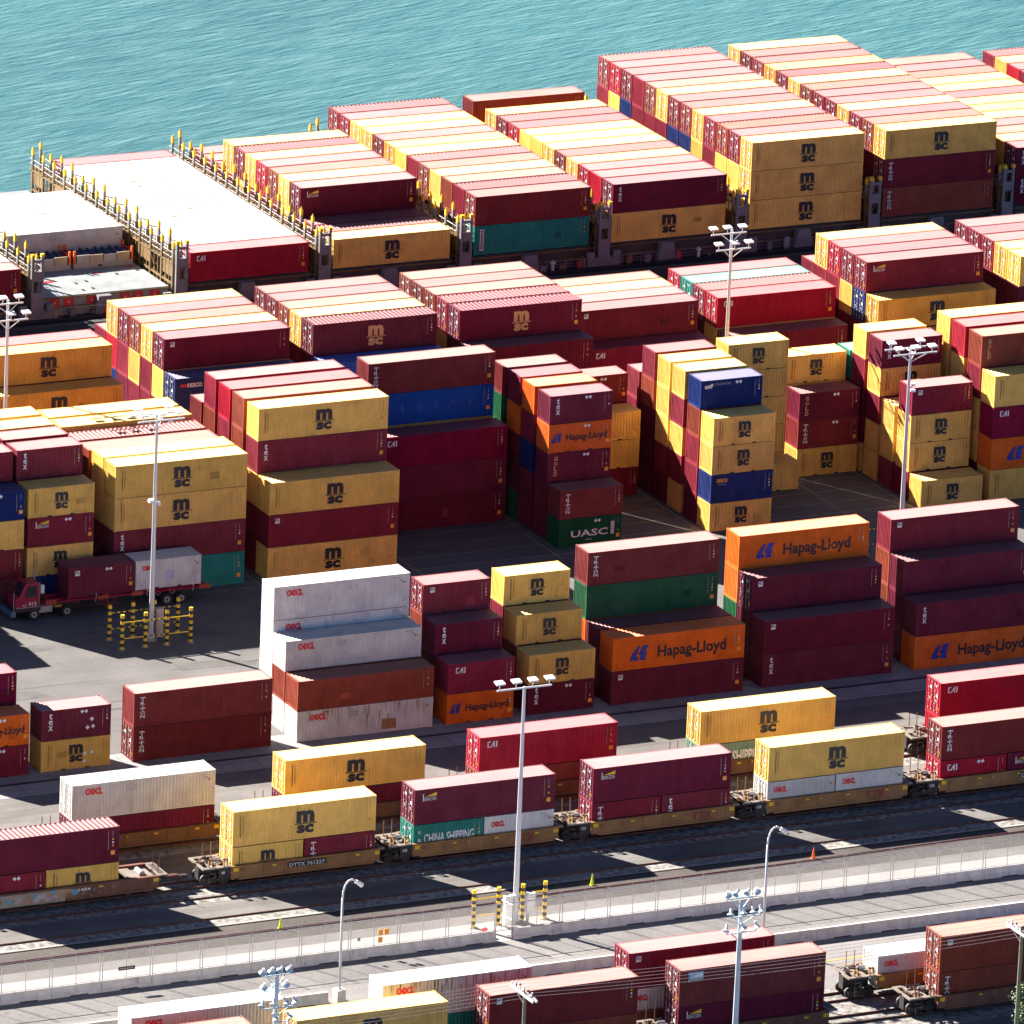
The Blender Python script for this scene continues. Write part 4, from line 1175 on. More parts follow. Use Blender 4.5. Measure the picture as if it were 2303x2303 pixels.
# ------------------------------------------------------------------ well cars
def wheel_mesh(r=0.46, w=0.14, mat=None):
    mb = MB()
    mb.tube((0, -w / 2, 0), (0, w / 2, 0), r, mat or M_GREASE, n=16)
    mb.tube((0, -w / 2 - 0.03, 0), (0, w / 2 + 0.03, 0), r * 0.4, M_STEEL, n=10)
    return mb.mesh("wheel")
WHEEL = wheel_mesh()
def well_car(x, cy, zb, label, sill=M_WELL, x1=None, left_end=True, words=None, group="well cars of the stopped trains", num="125", holes=True, plate=True):
    """x = left end of its containers; cy = track centre; zb = container floor height"""
    x1 = x + 12.5 if x1 is None else x1
    t = thing("well_car", label, "rail car", (x, cy, 0.72), 0, group)
    z0, z1 = zb + 0.07 - 0.72, zb + 1.17 - 0.72
    ln = x1 - x
    for s in (-1, 1):
        mb = MB()
        ys = sorted((s * 1.35, s * 1.52))
        mb.box(-0.12, ln, ys[0], ys[1], z0 + 0.12, z1, sill)
        yt = sorted((s * 1.28, s * 1.58))
        mb.box(-0.12, ln, yt[0], yt[1], z1 - 0.10, z1 + 0.02, sill)
        mb.box(0.5, ln - 0.5, yt[0], yt[1], z0 - 0.02, z0 + 0.14, sill)
        for k in range(7):
            xx = 0.8 + k * (ln - 1.6) / 6
            mb.box(xx - 0.05, xx + 0.05, sorted((s * 1.52, s * 1.56))[0], sorted((s * 1.52, s * 1.56))[1], z0 + 0.14, z1 - 0.1, sill)
        if s < 0:
            for k, (xx, w) in enumerate(((0.03, 0.42), (3.3, 0.35), (4.6, 0.1), (6.9, 0.35), (10.4, 0.35), (ln - 0.5, 0.42))):
                mb.box(xx, xx + w, -1.59, -1.582, z1 - 0.42 if w > 0.4 else z1 - 0.32, z1 - 0.12 if w > 0.4 else z1 - 0.18, M_YEL)
        mb.build("side_sill", t)
    mb = MB()
    mb.box(0.2, ln - 0.2, -1.3, 1.3, z0 - 0.10, z0 - 0.02, M_GREASE)
    mb.build("well_floor", t)
    for e in ((0, 1) if left_end else (1,)):
        mb = MB()
        a, b = ((-2.5, -0.14) if e == 0 else (ln + 0.02, ln + 0.75))
        zt = z1 + 0.02
        if holes:
            mb.box(a, b, -1.45, -1.1, zt - 0.12, zt, M_WALK); mb.box(a, b, 1.1, 1.45, zt - 0.12, zt, M_WALK)
            for k in range(4):
                xx = a + k * (b - a - 0.25) / 3
                mb.box(xx, xx + 0.25, -1.1, 1.1, zt - 0.12, zt, M_WALK)
            mb.box(a, b, -0.2, 0.2, zt - 0.119, zt - 0.001, M_WALK)
        else:
            mb.box(a, b, -1.35, 1.35, zt - 0.14, zt - 0.04, M_WALK)
            mb.box(a, b, -1.42, -1.36, zt - 0.5, zt, sill)
            mb.box(a, b, 1.36, 1.42, zt - 0.5, zt, sill)
        mb.box(a + 0.1, b - 0.1, -0.35, 0.35, z0 - 0.15, zt - 0.15, M_GREASE)
        if e == 0 and plate:
            mb.box(-1.15, -0.15, -1.47, -1.43, z0 + 0.15, zt - 0.10, M_GREASE)
        mb.build("end_platform", t)
    if left_end:
        mb = MB()
        add_text(mb, text_mesh(num, 0.22, M_WHITE, 0.02), -0.95, z1 - 0.32)
        if plate:
            part("car_number", mb.mesh("car_number"), t, (0, -1.478, 0))
        zt = z1 - 0.02
        for k, (xx, yy, h) in enumerate(((-1.75, -1.1, 0.70), (-0.55, -1.25, 0.65))):
            mb = MB()
            mb.box(xx - 0.16, xx - 0.08, yy - 0.09, yy + 0.09, zt, zt + h, sill)
            mb.box(xx + 0.12, xx + 0.20, yy - 0.09, yy + 0.09, zt, zt + h, sill)
            mb.box(xx - 0.16, xx + 0.20, yy - 0.09, yy + 0.09, zt + h - 0.1, zt + h, sill)
            mb.build("hand_brake_bracket", t)
        for xx, yy in ((-1.55, 0.9), (-0.85, 0.9)):
            mb = MB(); mb.tube((xx, yy, zt), (xx, yy, zt + 1.35), 0.035, sill, n=6); mb.build("stanchion", t)
        mb = MB()
        for i in range(4):
            mb.box(-1.95, -1.45, -1.50, -1.46, z0 - 0.35 + i * 0.33, z0 - 0.30 + i * 0.33, M_GREASE)
        mb.box(-1.98, -1.94, -1.50, -1.46, z0 - 0.4, zt, M_GREASE); mb.box(-1.46, -1.42, -1.50, -1.46, z0 - 0.4, zt, M_GREASE)
        mb.build("ladder", t)
        mb = MB()
        r = random.Random(int(x * 3))
        for i in range(26):
            a = Vector((r.uniform(-2.2, -0.4), r.uniform(-1.1, 1.1), zt + r.uniform(0.0, 0.12)))
            mb.bar(a, a + Vector((r.uniform(-0.5, 0.5), r.uniform(-0.4, 0.4), r.uniform(-0.05, 0.1))), 0.08, 0.08, r.choice([M_GREASE, M_GREASE, sill, M_STEEL, M_RAIL]))
        mb.tube((-1.0, 0.1, zt + 0.18), (-0.4, 0.1, zt + 0.18), 0.17, M_STEEL, n=10)
        mb.build("brake_rigging", t)
        bx = -1.2
        bo = MB()
        bo.box(bx - 1.1, bx + 1.1, -1.05, -0.85, 0.30, 0.62, M_GREASE)
        bo.box(bx - 1.1, bx + 1.1, 0.85, 1.05, 0.30, 0.62, M_GREASE)
        bo.box(bx - 0.25, bx + 0.25, -1.0, 1.0, 0.35, 0.7, M_GREASE)
        bog = bo.build("bogie", t)
        for xx in (bx - 0.78, bx + 0.78):
            for yy in (-0.75, 0.75):
                part("wheel", WHEEL, bog, (xx, yy, 0.46))
    if words:
        mb = MB()
        for s_, xx, h, w, mt, plate in words:
            if plate:
                mb.quad((xx - 0.12, 0.002, z1 - 0.62), (xx + w + 0.12, 0.002, z1 - 0.62), (xx + w + 0.12, 0.002, z1 - 0.16), (xx - 0.12, 0.002, z1 - 0.16), M_BLACK)
            add_text(mb, text_mesh(s_, h, mt, 0.01, w), xx, z1 - 0.2 - (0.08 if plate else 0.0), -0.004)
        part("lettering", mb.mesh("lettering"), t, (0, -1.592, 0))
    return t
M_TTX = flat("dark_red_vinyl", (0.30, 0.02, 0.03), 0.6)
TTX = ("TTX", 8.7, 0.62, 1.7, M_TTX, False)
F4 = ("40", 0.6, 0.28, 0.40, M_BROWN, False)
cyf, cyr, cbf, cbr = -57.93, -48.28, -101.28, -96.73
M_WELL_SHADE = flat('well_car_tan_shade', (0.15, 0.07, 0.03), 0.6, 0.0, 0.3, 0.8)  # darker copy of the tan sill paint, shade on the rear train painted in
gl = well_car(-73.45, cyf, 1.13, "rust brown well car with graffiti and an empty gap at its right end", M_WELLB, -58.0, True, [("726484", 8.0, 0.26, 1.7, M_WHITE, False)])
# graffiti panels on the rust brown car
mb = MB(); rg = random.Random(3)
gcol = [flat("graffiti_grey", (0.33, 0.29, 0.24), 0.6), flat("graffiti_blue", (0.12, 0.33, 0.42), 0.6), flat("graffiti_tan", (0.45, 0.24, 0.12), 0.6), M_WELL, M_GREYV]
mb.quad((-0.1, 0, 0.5), (7.6, 0, 0.5), (7.6, 0, 1.46), (-0.1, 0, 1.46), gcol[0])
mb.quad((4.6, -0.003, 0.62), (7.2, -0.003, 0.62), (7.2, -0.003, 1.36), (4.6, -0.003, 1.36), gcol[2])
for i in range(34):
    cx, cz = rg.uniform(0.2, 8.4), rg.uniform(0.62, 1.36)
    n = 9
    w_, h_ = rg.uniform(0.15, 0.6), rg.uniform(0.08, 0.28)
    mb.poly([(cx + w_ * rg.uniform(0.7, 1) * math.cos(2 * math.pi * k / n), -0.006 - 0.0008 * i, max(0.5, min(1.46, cz + h_ * math.sin(2 * math.pi * k / n)))) for k in range(n)], rg.choice(gcol))
for i in range(26):
    cx, cz = rg.uniform(7.8, 11.8), rg.uniform(0.55, 1.4)
    mb.poly([(cx, -0.006, cz), (cx + rg.uniform(0.1, 0.35), -0.006, cz + rg.uniform(-0.02, 0.05)), (cx + rg.uniform(0.1, 0.3), -0.006, cz + 0.07)], M_GREYV)
part("graffiti", mb.mesh("graffiti"), gl, (0, -1.60, 0))
mb = MB(); mb.box(13.1, 13.9, -1.28, 1.28, 1.32, 1.48, M_WALK); mb.box(14.0, 15.3, -1.28, 1.28, 1.22, 1.36, M_WALK)
mb.tube((14.4, -0.6, 1.55), (14.4, 0.4, 1.55), 0.24, M_STEEL, n=12)
mb.bar((12.6, -1.2, 1.3), (13.2, -0.9, 1.3), 0.15, 0.1, M_WALK)
part("cross_beam", mb.mesh("cross_beam"), gl)
mb = MB(); r = random.Random(77)
for i in range(14):
    a = Vector((r.uniform(13.6, 16.4), r.uniform(-1.1, 1.1), r.uniform(1.0, 1.2)))
    mb.bar(a, a + Vector((r.uniform(-0.7, 0.7), r.uniform(-0.5, 0.5), r.uniform(-0.1, 0.1))), 0.09, 0.09, r.choice([M_GREASE, M_GREASE, M_WELLB, M_RAIL]))
mb.box(15.2, 18.4, -0.2, 0.2, 0.5, 0.85, M_GREASE)
mb.box(13.7, 16.0, -0.5, 0.5, 0.7, 1.05, M_GREASE)
mb.box(16.0, 17.6, -0.35, 0.1, 0.85, 1.0, M_RAIL)
mb.box(15.3, 16.3, -1.25, 1.25, 0.95, 1.15, M_GREASE)
for xx, yy in ((15.6, -0.9), (15.9, 0.8), (16.2, 0.2)):
    mb.tube((xx, yy, 1.0), (xx, yy, 2.6), 0.035, M_RAIL, n=6)
part("brake_rigging", mb.mesh("brake_rigging"), gl)
bo = MB(); bo.box(12.9, 15.4, -1.05, -0.85, 0.30, 0.62, M_GREASE); bo.box(12.9, 15.4, 0.85, 1.05, 0.30, 0.62, M_GREASE); bo.box(13.9, 14.4, -1, 1, 0.35, 0.7, M_GREASE)
bo.box(15.4, 16.6, -0.15, 0.15, 0.55, 0.8, M_GREASE)
bog = bo.build("bogie", gl)
for xx in (13.2, 15.0):
    for yy in (-0.75, 0.75):
        part("wheel", WHEEL, bog, (xx, yy, 0.46))
well_car(-51.8, cyf, 1.13, "tan well car with black number plate under the mustard container, second in the front train", M_WELL, None, True, [("DTTX 761227", 4.75, 0.30, 3.0, M_WHITE, True), F4], num="40")
well_car(-36.38, cyf, 1.13, "tan well car carrying the teal and white short containers", M_WELL, None, True, [TTX, F4], num="125")
well_car(-20.92, cyf, 1.13, "tan well car carrying two short maroon containers under the wedge logo container", M_WELL, None, True, [TTX, F4], num="125")
well_car(-5.46, cyf, 1.13, "tan well car carrying two short white containers", M_WELL, None, True, [TTX, F4], num="125")
well_car(10.03, cyf, 1.13, "tan well car at the right edge carrying the short crimson container", M_WELL, None, True, [("DTTX 761227", 7.3, 0.30, 3.0, M_WHITE, True), F4], num="125")
for x, lab in ((-61.2, "rear train well car under the white container, tan rims showing"), (-43.1, "rear train well car under the weathered amber container"), (-26.25, "rear train well car under the crimson container"),
               (-6.7, "rear train well car under the green lettered container"), (15.0, "rear train well car at the right edge with golden end rails")):
    well_car(x, cyr, 1.13, lab, M_WELL_SHADE, None, True, None, "well cars of the stopped trains", "40")
for x, lab in ((-81.3, "dark lower well car at the bottom left corner"), (-65.88, "dark lower well car under the mustard container at the bottom edge"), (-50.38, "dark lower well car behind the timber wire pole"),
               (-34.82, "dark lower well car beneath the pale logo patch container"), (-13.0, "dark lower well car at the bottom right with open grated end platform")):
    well_car(x, cbf, 1.0, lab, M_WELLB, None, True, None, "well cars of the lower trains", "40", True, False)
for x, lab in ((-76.95, "lower rear well car under the long white container"), (-56.9, "lower rear well car under the rusty white container"), (-36.8, "lower rear well car under the dark red container"),
               (-15.8, "lower rear well car carrying only a short white container")):
    well_car(x, cbr, 1.0 if x < -20 else 1.4, lab, M_WELL if x > -20 else M_WELLB, None, True, None, "well cars of the lower trains", "40", True, False)

# ------------------------------------------------------------------ yard truck
t = thing("yard_truck", "red yard tractor pulling a red trailer, white number on its cab door", "truck", (-42.25, 7.5, 0))
mb = MB()
cx0, cx1, y0, y1 = 0.25, 2.15, 0.05, 1.75
prof = [(0.05, 1.15), (2.15, 1.15), (2.15, 3.25), (0.95, 3.25), (0.40, 2.15), (0.05, 2.05)]
for yy, o in ((y0, 1), (y1, -1)):
    mb.poly([(a, yy, b_) for a, b_ in (prof if o > 0 else prof[::-1])], M_TRUCK)
for (a, b_), (c_, d_) in zip(prof, prof[1:] + prof[:1]):
    mb.quad((c_, y0, d_), (a, y0, b_), (a, y1, b_), (c_, y1, d_), M_TRUCK)
mb.build("cab", t)
mb = MB(); mb.quad((0.43, y0 + 0.15, 2.22), (0.43, y1 - 0.15, 2.22), (0.90, y1 - 0.15, 3.12), (0.90, y0 + 0.15, 3.12), M_BLACK)
mb.v = [(a - 0.02, b_, c_ + 0.012) for a, b_, c_ in mb.v]; mb.build("windscreen", t)
mb = MB(); mb.quad((0.85, y0 - 0.006, 2.05), (1.95, y0 - 0.006, 2.05), (1.95, y0 - 0.006, 3.02), (1.12, y0 - 0.006, 3.02), M_BLACK); mb.build("side_window", t)
mb = MB(); add_text(mb, text_mesh("812", 0.30, M_WHITE, 0.02, 0.72), 1.25, 1.62, 0.0); add_text(mb, text_mesh("812", 0.16, M_WHITE, 0.02, 0.35), 0.7, 1.45, 0.0); part("cab_number", mb.mesh("cab_number"), t, (0, y0 - 0.01, 0))
mb = MB()
for i in range(9):
    rect(mb, 0.15 + i * 0.24, -1.20, 0.14, 0.07, M_WHITE)
part("reflector_strip", mb.mesh("reflector_strip"), t, (0, y0 - 0.012, 0))
mb = MB(); mb.box(-0.35, 0.05, -0.1, 2.4, 0.45, 0.95, flat("bumper_blue", (0.10, 0.16, 0.24), 0.5)); mb.box(-0.2, 2.3, -0.05, 2.35, 0.85, 1.15, M_GREASE); mb.box(2.3, 6.2, 0.75, 1.65, 0.7, 1.1, M_GREASE)
mb.box(2.2, 3.4, 0.0, 0.65, 0.6, 1.15, M_STEEL); mb.box(3.6, 4.3, 0.05, 0.4, 0.95, 1.1, flat("step_yellow", (0.4, 0.25, 0.05), 0.7)); mb.build("chassis", t)
mb = MB(); mb.tube((2.3, 1.5, 1.1), (2.3, 1.5, 3.9), 0.10, M_STEEL); mb.box(2.45, 2.75, 0.3, 0.55, 2.2, 2.9, M_WHITE); mb.tube((2.4, 0.5, 1.2), (2.4, 0.5, 3.1), 0.05, M_STEEL); mb.build("exhaust_stack", t)
mb = MB(); mb.tube((-0.15, -0.05, 1.0), (-0.15, -0.05, 2.9), 0.03, M_GREYV); mb.box(-0.2, -0.1, -0.15, 0.05, 2.6, 3.0, M_DARK); mb.build("mirror", t)
tw = MB(); tw.tube((0, -0.16, 0), (0, 0.16, 0), 0.50, M_TIRE, n=20); tw.tube((0, -0.17, 0), (0, 0.17, 0), 0.27, M_STEEL, n=14); tw.tube((0, -0.19, 0), (0, 0.19, 0), 0.12, M_GREASE, n=10)
TW = tw.mesh("wheel")
for xx in (1.75, 4.75):
    for yy in (0.15, 2.2):
        part("wheel", TW, t, (xx, yy, 0.5))
t2 = thing("container_trailer", "long red skeletal trailer carrying a maroon and a white short container", "trailer", (-39.6, 7.54, 0))
mb = MB()
for yy in (0.55, 1.75):
    mb.box(0.0, 15.0, yy, yy + 0.14, 1.2, 1.50, M_TRUCK)
for xx in (0.3, 2.0, 5.1, 8.2, 11.3, 14.4):
    mb.box(xx, xx + 0.35, 0.0, 2.44, 1.32, 1.60, M_TRUCK)
for xx in (0.3, 5.1, 8.2, 14.4):
    mb.box(xx - 0.2, xx + 0.8, -0.03, 0.0, 1.2, 1.58, flat("trailer_orange", (0.40, 0.06, 0.03), 0.5))
mb.box(0.4, 14.9, -0.02, 0.10, 1.30, 1.42, M_TRUCK)
mb.build("frame", t2)
mb = MB()
for yy in (0.5, 1.9):
    mb.box(5.9, 6.05, yy, yy + 0.14, 0.15, 1.2, M_TRUCK)
    mb.bar((6.0, yy + 0.07, 0.3), (7.1, yy + 0.07, 1.2), 0.08, 0.08, M_TRUCK)
mb.build("landing_leg", t2)
for xx in (11.3, 12.6):
    for yy in (0.25, 2.2):
        part("wheel", TW, t2, (xx, yy, 0.5))
mb = MB()
for xx in (4.3, 9.0, 13.2):
    mb.tube((xx + 0.4, 0.02, 1.1), (xx + 0.46, 0.0, 1.75), 0.03, M_WHITE, n=5)
mb.build("marker_rods", t2)

# ------------------------------------------------------------------ light poles
def floodlight(mb, x, y, z, s=1.0, yaw=0.0):
    mb.tube((x, y, z - 0.45), (x, y, z), 0.04, M_POLE, n=6)
    c, s_ = math.cos(yaw), math.sin(yaw)
    w, d = 0.36 * s, 0.30 * s
    pts = []
    for a, b_, zz in ((-w, -d, 0.0), (w, -d, 0.0), (w, d, 0.10), (-w, d, 0.10)):
        pts.append((x + a * c - b_ * s_, y + a * s_ + b_ * c, z + zz))
    up = [(p[0], p[1], p[2] + 0.13) for p in pts]
    mb.poly(up, M_WHITE); mb.poly(pts[::-1], M_GLASS)
    for i in range(4):
        j = (i + 1) % 4
        mb.quad(pts[i], pts[j], up[j], up[i], M_WHITE)
def light_pole(x, y, z0, zt, label, arms):
    t = thing("light_pole", label, "light pole", (x, y, z0), 0, "tall floodlight poles")
    h = zt - z0
    mb = MB(); mb.tube((0, 0, 0.6), (0, 0, h - 0.3), 0.235, M_POLE, 0.115, 12); mb.tube((0, 0, 0.0), (0, 0, 0.6), 0.36, M_POLE, 0.34, 12); mb.build("mast", t)
    mb = MB(); mb.box(-0.45, 0.45, -0.45, 0.45, 0.0, 0.18, G_CONC); mb.build("footing", t)
    for (az, ax0, ax1, ay, lamps, brace) in arms:
        mb = MB()
        mb.box(ax0, ax1, ay - 0.06, ay + 0.06, az - 0.06, az + 0.06, M_POLE)
        if brace:
            mb.bar((0, 0, az - 1.0), (ax0 * 0.55, ay, az - 0.05), 0.07, 0.07, M_POLE)
            mb.bar((0, 0, az - 1.0), (ax1 * 0.55, ay, az - 0.05), 0.07, 0.07, M_POLE)
        if abs(ay) > 0.1:
            mb.bar((0, 0, az), (0, ay, az), 0.1, 0.1, M_POLE)
        mb.build("cross_arm", t)
        for lx in lamps:
            lb = MB(); floodlight(lb, lx, ay, az + 0.5); lb.build("floodlight", t)
    return t
A2 = lambda h: [(h - 0.55, -2.1, 2.1, -0.9, (-1.6, 0.0, 1.6), True), (h - 0.55, -2.0, 2.0, 0.9, (-1.4, 1.4), True)]
lp = light_pole(-33.26, -0.45, 0.0, 20.0, "tall floodlight pole inside the left yellow and black guard cage", A2(20.0))
mb = MB(); mb.box(0.35, 0.95, -0.35, 0.15, 0.3, 2.8, M_CRATE); mb.build("control_cabinet", lp)
mb = MB(); mb.box(-0.55, -0.15, -0.2, 0.2, 12.1, 12.35, M_WHITE); mb.box(0.2, 0.45, -0.2, 0.2, 11.8, 12.1, M_STEEL); mb.build("camera_bracket", lp)
lp = light_pole(37.2, -0.6, 0.0, 19.2, "tall floodlight pole in front of the right yard stack, base hidden by rail stacks", A2(19.2))
mb = MB(); mb.box(0.18, 0.5, -0.3, 0.1, 15.5, 15.75, M_WHITE); mb.box(0.2, 0.55, -0.3, 0.1, 15.0, 15.2, M_WHITE); mb.build("camera_bracket", lp)
B2 = lambda h: [(h - 0.5, -2.3, 1.2, -0.5, (-2.1, -0.7, 0.8), True), (h - 2.0, -1.7, 1.7, -0.5, (-1.5, 0.1, 1.5), True)]
light_pole(-32.25, 34.3, 0.0, 20.0, "tall floodlight pole at the left edge of the picture, two lamp tiers", B2(20.0))
light_pole(37.3, 34.0, 0.0, 20.3, "floodlight pole before the triple mustard ship containers, two lamp tiers", B2(20.3))
lp = light_pole(-34.4, -73.7, 0.55, 19.95, "tall floodlight pole beside the fence gate with four lamps in a row", [(19.0, -2.3, 2.3, 0.0, (-2.1, -0.7, 0.7, 2.1), False)])
M_CRATEW = flat("cabinet_white", (0.66, 0.66, 0.64), 0.5)
mb = MB(); mb.box(-1.35, -0.45, -1.0, -0.6, 0.2, 2.6, M_CRATEW); mb.build("control_cabinet", lp)
mb = MB(); mb.box(0.5, 1.2, -1.0, -0.55, 1.0, 2.6, M_CRATEW); mb.box(0.6, 0.75, -0.9, -0.7, 0.0, 1.0, M_STEEL); mb.build("control_cabinet", lp)
# ---- guard cages of banded posts
def banded_post(h):
    mb = MB()
    n = max(3, round(h / 0.29)); s = h / n
    for i in range(n):
        mb.tube((0, 0, i * s), (0, 0, (i + 1) * s), 0.17, M_SAFE if (n - 1 - i) % 2 == 0 else M_SAFEW, n=12, caps=i == n - 1)
    mb.tube((0, 0, 0), (0, 0, 0.05), 0.34, G_CONC, n=12)
    return mb.mesh("guard_post")
GP = banded_post(3.05)
def dashed(mb, p, q, r=0.055, solid=True):
    if solid:
        mb.tube(p, q, r, M_SAFE, n=8); return
    p, q = Vector(p), Vector(q)
    n = 7
    for i in range(n):
        mb.tube(p.lerp(q, i / n), p.lerp(q, (i + 1) / n), r, M_SAFE if i % 2 == 0 else M_SAFEW, n=8)
def cage(x, y, z, label, xs, ys, rails):
    t = thing("pole_guard", label, "guard cage", (x, y, z), 0, "banded guard cages round the light poles")
    for a in xs:
        for b_ in ys:
            part("guard_post", GP, t, (a, b_, 0))
    for b_ in ys:
        for i in range(len(xs) - 1):
            for zz in rails:
                mb = MB(); dashed(mb, (xs[i] + 0.16, b_, zz), (xs[i + 1] - 0.16, b_, zz), solid=(b_ == ys[0] and i != 1)); mb.build("guard_rail", t)
    return t
cage(-33.45, -0.75, 0.0, "yellow and black banded guard posts with rails round the left pole on the asphalt", (-3.1, -1.0, 0.95, 3.1), (-1.25, 1.45), (0.95, 2.35))
cage(37.2, -0.6, 0.0, "yellow and black banded guard posts glimpsed between the orange and maroon rail stacks", (-2.6, -0.9, 0.9, 2.6), (-1.4, 1.4), (0.95, 2.35))
cage(-34.9, -73.7, 0.56, "row of four yellow and black guard posts behind the fence gate", (-3.05, -0.95, 1.1, 3.0), (0.0,), (0.9, 2.3))
# ------------------------------------------------------------------ fence, barriers, lamps, masts, wires, small things
m, nt, p = new_mat("chain_link")
tr = nd(nt, "ShaderNodeBsdfTransparent")
mx = nd(nt, "ShaderNodeMixShader")
mx.inputs[0].default_value = 0.20
p.inputs["Base Color"].default_value = (0.75, 0.74, 0.73, 1); p.inputs["Metallic"].default_value = 0.2; p.inputs["Roughness"].default_value = 0.5
nt.links.new(tr.outputs[0], mx.inputs[1]); nt.links.new(p.outputs[0], mx.inputs[2])
nt.links.new(mx.outputs[0], nt.nodes["Material Output"].inputs[0])
M_LINK = m
m, nt, p = new_mat("barrier_concrete")
tc = nd(nt, "ShaderNodeTexCoord"); oi = nd(nt, "ShaderNodeObjectInfo")
cb = nd(nt, "ShaderNodeCombineXYZ"); ml = nd(nt, "ShaderNodeMath", operation='MULTIPLY'); ml.inputs[1].default_value = 90.0
nt.links.new(oi.outputs["Random"], ml.inputs[0]); nt.links.new(ml.outputs[0], cb.inputs[0])
pos = mapping(nt, tc.outputs["Object"], (1, 1, 1), cb.outputs[0])
c = mixc(nt, (0.52, 0.49, 0.48), (0.66, 0.63, 0.62), ramp(nt, noise(nt, 1.1, pos, 4), [(0.35, 0.0), (0.65, 1.0)]))
c = mixc(nt, c, (0.20, 0.17, 0.15), ramp(nt, noise(nt, 2.2, mapping(nt, pos, (1.0, 1.0, 0.12)), 4, 0.7), [(0.56, 0.0), (0.74, 0.75)]))
nt.links.new(c, p.inputs["Base Color"]); p.inputs["Roughness"].default_value = 0.85
M_BARR = m
def barrier_mesh(L, h, fence):
    mb = MB()
    a = 0.02
    prof = [(-0.32, 0.0), (-0.32, 0.09), (-0.14, 0.34), (-0.10, h), (0.10, h), (0.14, 0.34), (0.32, 0.09), (0.32, 0.0)]
    for (ya, za), (yb, zb) in zip(prof, prof[1:]):
        mb.quad((a, ya, za), (a, yb, zb), (L - a, yb, zb), (L - a, ya, za), M_BARR) if False else mb.quad((L - a, ya, za), (L - a, yb, zb), (a, yb, zb), (a, ya, za), M_BARR)
    mb.poly([(a, y_, z_) for y_, z_ in prof][::-1], M_BARR)
    mb.poly([(L - a, y_, z_) for y_, z_ in prof], M_BARR)
    mb.box(L * 0.36, L * 0.72, -0.325, -0.318, 0.0, 0.085, M_DARK)
    if not fence:
        mb.box(0.0, 0.14, -0.11, 0.11, h - 0.22, h - 0.02, M_BARR)
    return mb.mesh("concrete_barrier")
B1 = barrier_mesh(4.08, 0.80, True)
B2m = barrier_mesh(4.10, 0.86, False)
ZF = 0.556
def fence_parts(t, L):
    for xx, r_ in ((0.10, 0.04), (L - 0.10, 0.04), (L / 2, 0.028)):
        mb = MB()
        mb.tube((xx, 0, 0), (xx, 0, 2.15), r_, M_STEEL, n=6)
        mb.tube((xx, 0, 2.13), (xx - 0.08, 0.02, 2.62 if r_ > 0.03 else 2.45), r_ * 0.7, M_STEEL, n=5)
        mb.build("fence_post", t)
    for z_, r_ in ((2.12, 0.045), (0.05, 0.03), (2.35, 0.012), (2.55, 0.012)):
        mb = MB(); mb.tube((0.0, 0, z_), (L, 0, z_), r_, M_STEEL, n=5)
        mb.build("fence_rail" if r_ > 0.02 else "barbed_wire", t)
    mb = MB(); mb.quad((0.1, 0.0, 0.05), (L - 0.1, 0.0, 0.05), (L - 0.1, 0.0, 2.12), (0.1, 0.0, 2.12), M_LINK); mb.build("chain_link_mesh", t)
xs = [-86.54 + 4.08 * k for k in range(12)] + [-36.13 + 4.08 * k for k in range(14)]
ft = None
ORDB = ORD + ['fourteenth', 'fifteenth', 'sixteenth', 'seventeenth', 'eighteenth', 'nineteenth', 'twentieth', 'twenty-first', 'twenty-second', 'twenty-third', 'twenty-fourth', 'twenty-fifth', 'twenty-sixth']
for k, x in enumerate(xs):
    w = ("%s left of the gate" % ORDB[11 - k]) if k < 12 else ("%s right of the gate" % ORDB[k - 12])
    o = part("concrete_barrier", B1, None, (x, -76.85, ZF))
    tag(o, "stained concrete barrier under the chain link fence, " + w, "barrier", "concrete barriers under the fence")
    if ft is None:
        ft = thing("chain_link_fence", "x", "fence", (x, -76.85, ZF + 0.80), 0, "chain link fence panels")
        fence_parts(ft, 4.08)
        f = ft
    else:
        f = dup(ft, (x, -76.85, ZF + 0.80))
    f['label'] = "galvanised chain link fence panel standing on a concrete barrier, " + w
# gate between the two runs
t = thing("gate", "open chain link gate in the gap of the barriers beside the light pole", "gate", (-37.6, -76.85, ZF))
mb = MB(); mb.tube((0.05, 0, 0), (0.05, 0, 3.1), 0.05, M_STEEL, n=6); mb.tube((1.42, 0, 0), (1.42, 0, 3.3), 0.06, M_STEEL, n=6); mb.tube((0.05, 0, 2.9), (1.42, 0, 2.9), 0.03, M_STEEL, n=6); mb.build("gate_posts", t)
mb = MB()
for z in (0.15, 1.5, 2.7):
    mb.tube((1.42, 0.05, z), (1.15, 1.3, z), 0.03, M_STEEL, n=6)
mb.tube((1.15, 1.3, 0.15), (1.15, 1.3, 2.7), 0.03, M_STEEL, n=6); mb.build("gate_frame", t)
mb = MB(); mb.quad((1.42, 0.05, 0.15), (1.15, 1.3, 0.15), (1.15, 1.3, 2.7), (1.42, 0.05, 2.7), M_LINK); mb.build("gate_mesh", t)
# second row of barriers
xs2 = [-14.16 + 4.10 * k for k in range(-18, 8)]
n2 = 0
for k, x in enumerate(xs2):
    if x - 0.3 < -54.2 < x + 4.3 or abs(x + 22.36) < 0.2:
        continue
    if x < -54:
        w = "%s left of the left street lamp" % ORDB[int((-54.2 - x) // 4.1)]
    elif x < -18.5:
        w = "%s right of the left street lamp" % ORDB[int((x + 54.2) // 4.1)]
    else:
        w = "%s right of the right street lamp" % ORDB[int((x + 18.6) // 4.1)]
    o = part("concrete_barrier", B2m, None, (x, -84.75, ZF))
    tag(o, "plain concrete road barrier facing the lower trains, " + w, "barrier", "concrete barriers along the road")
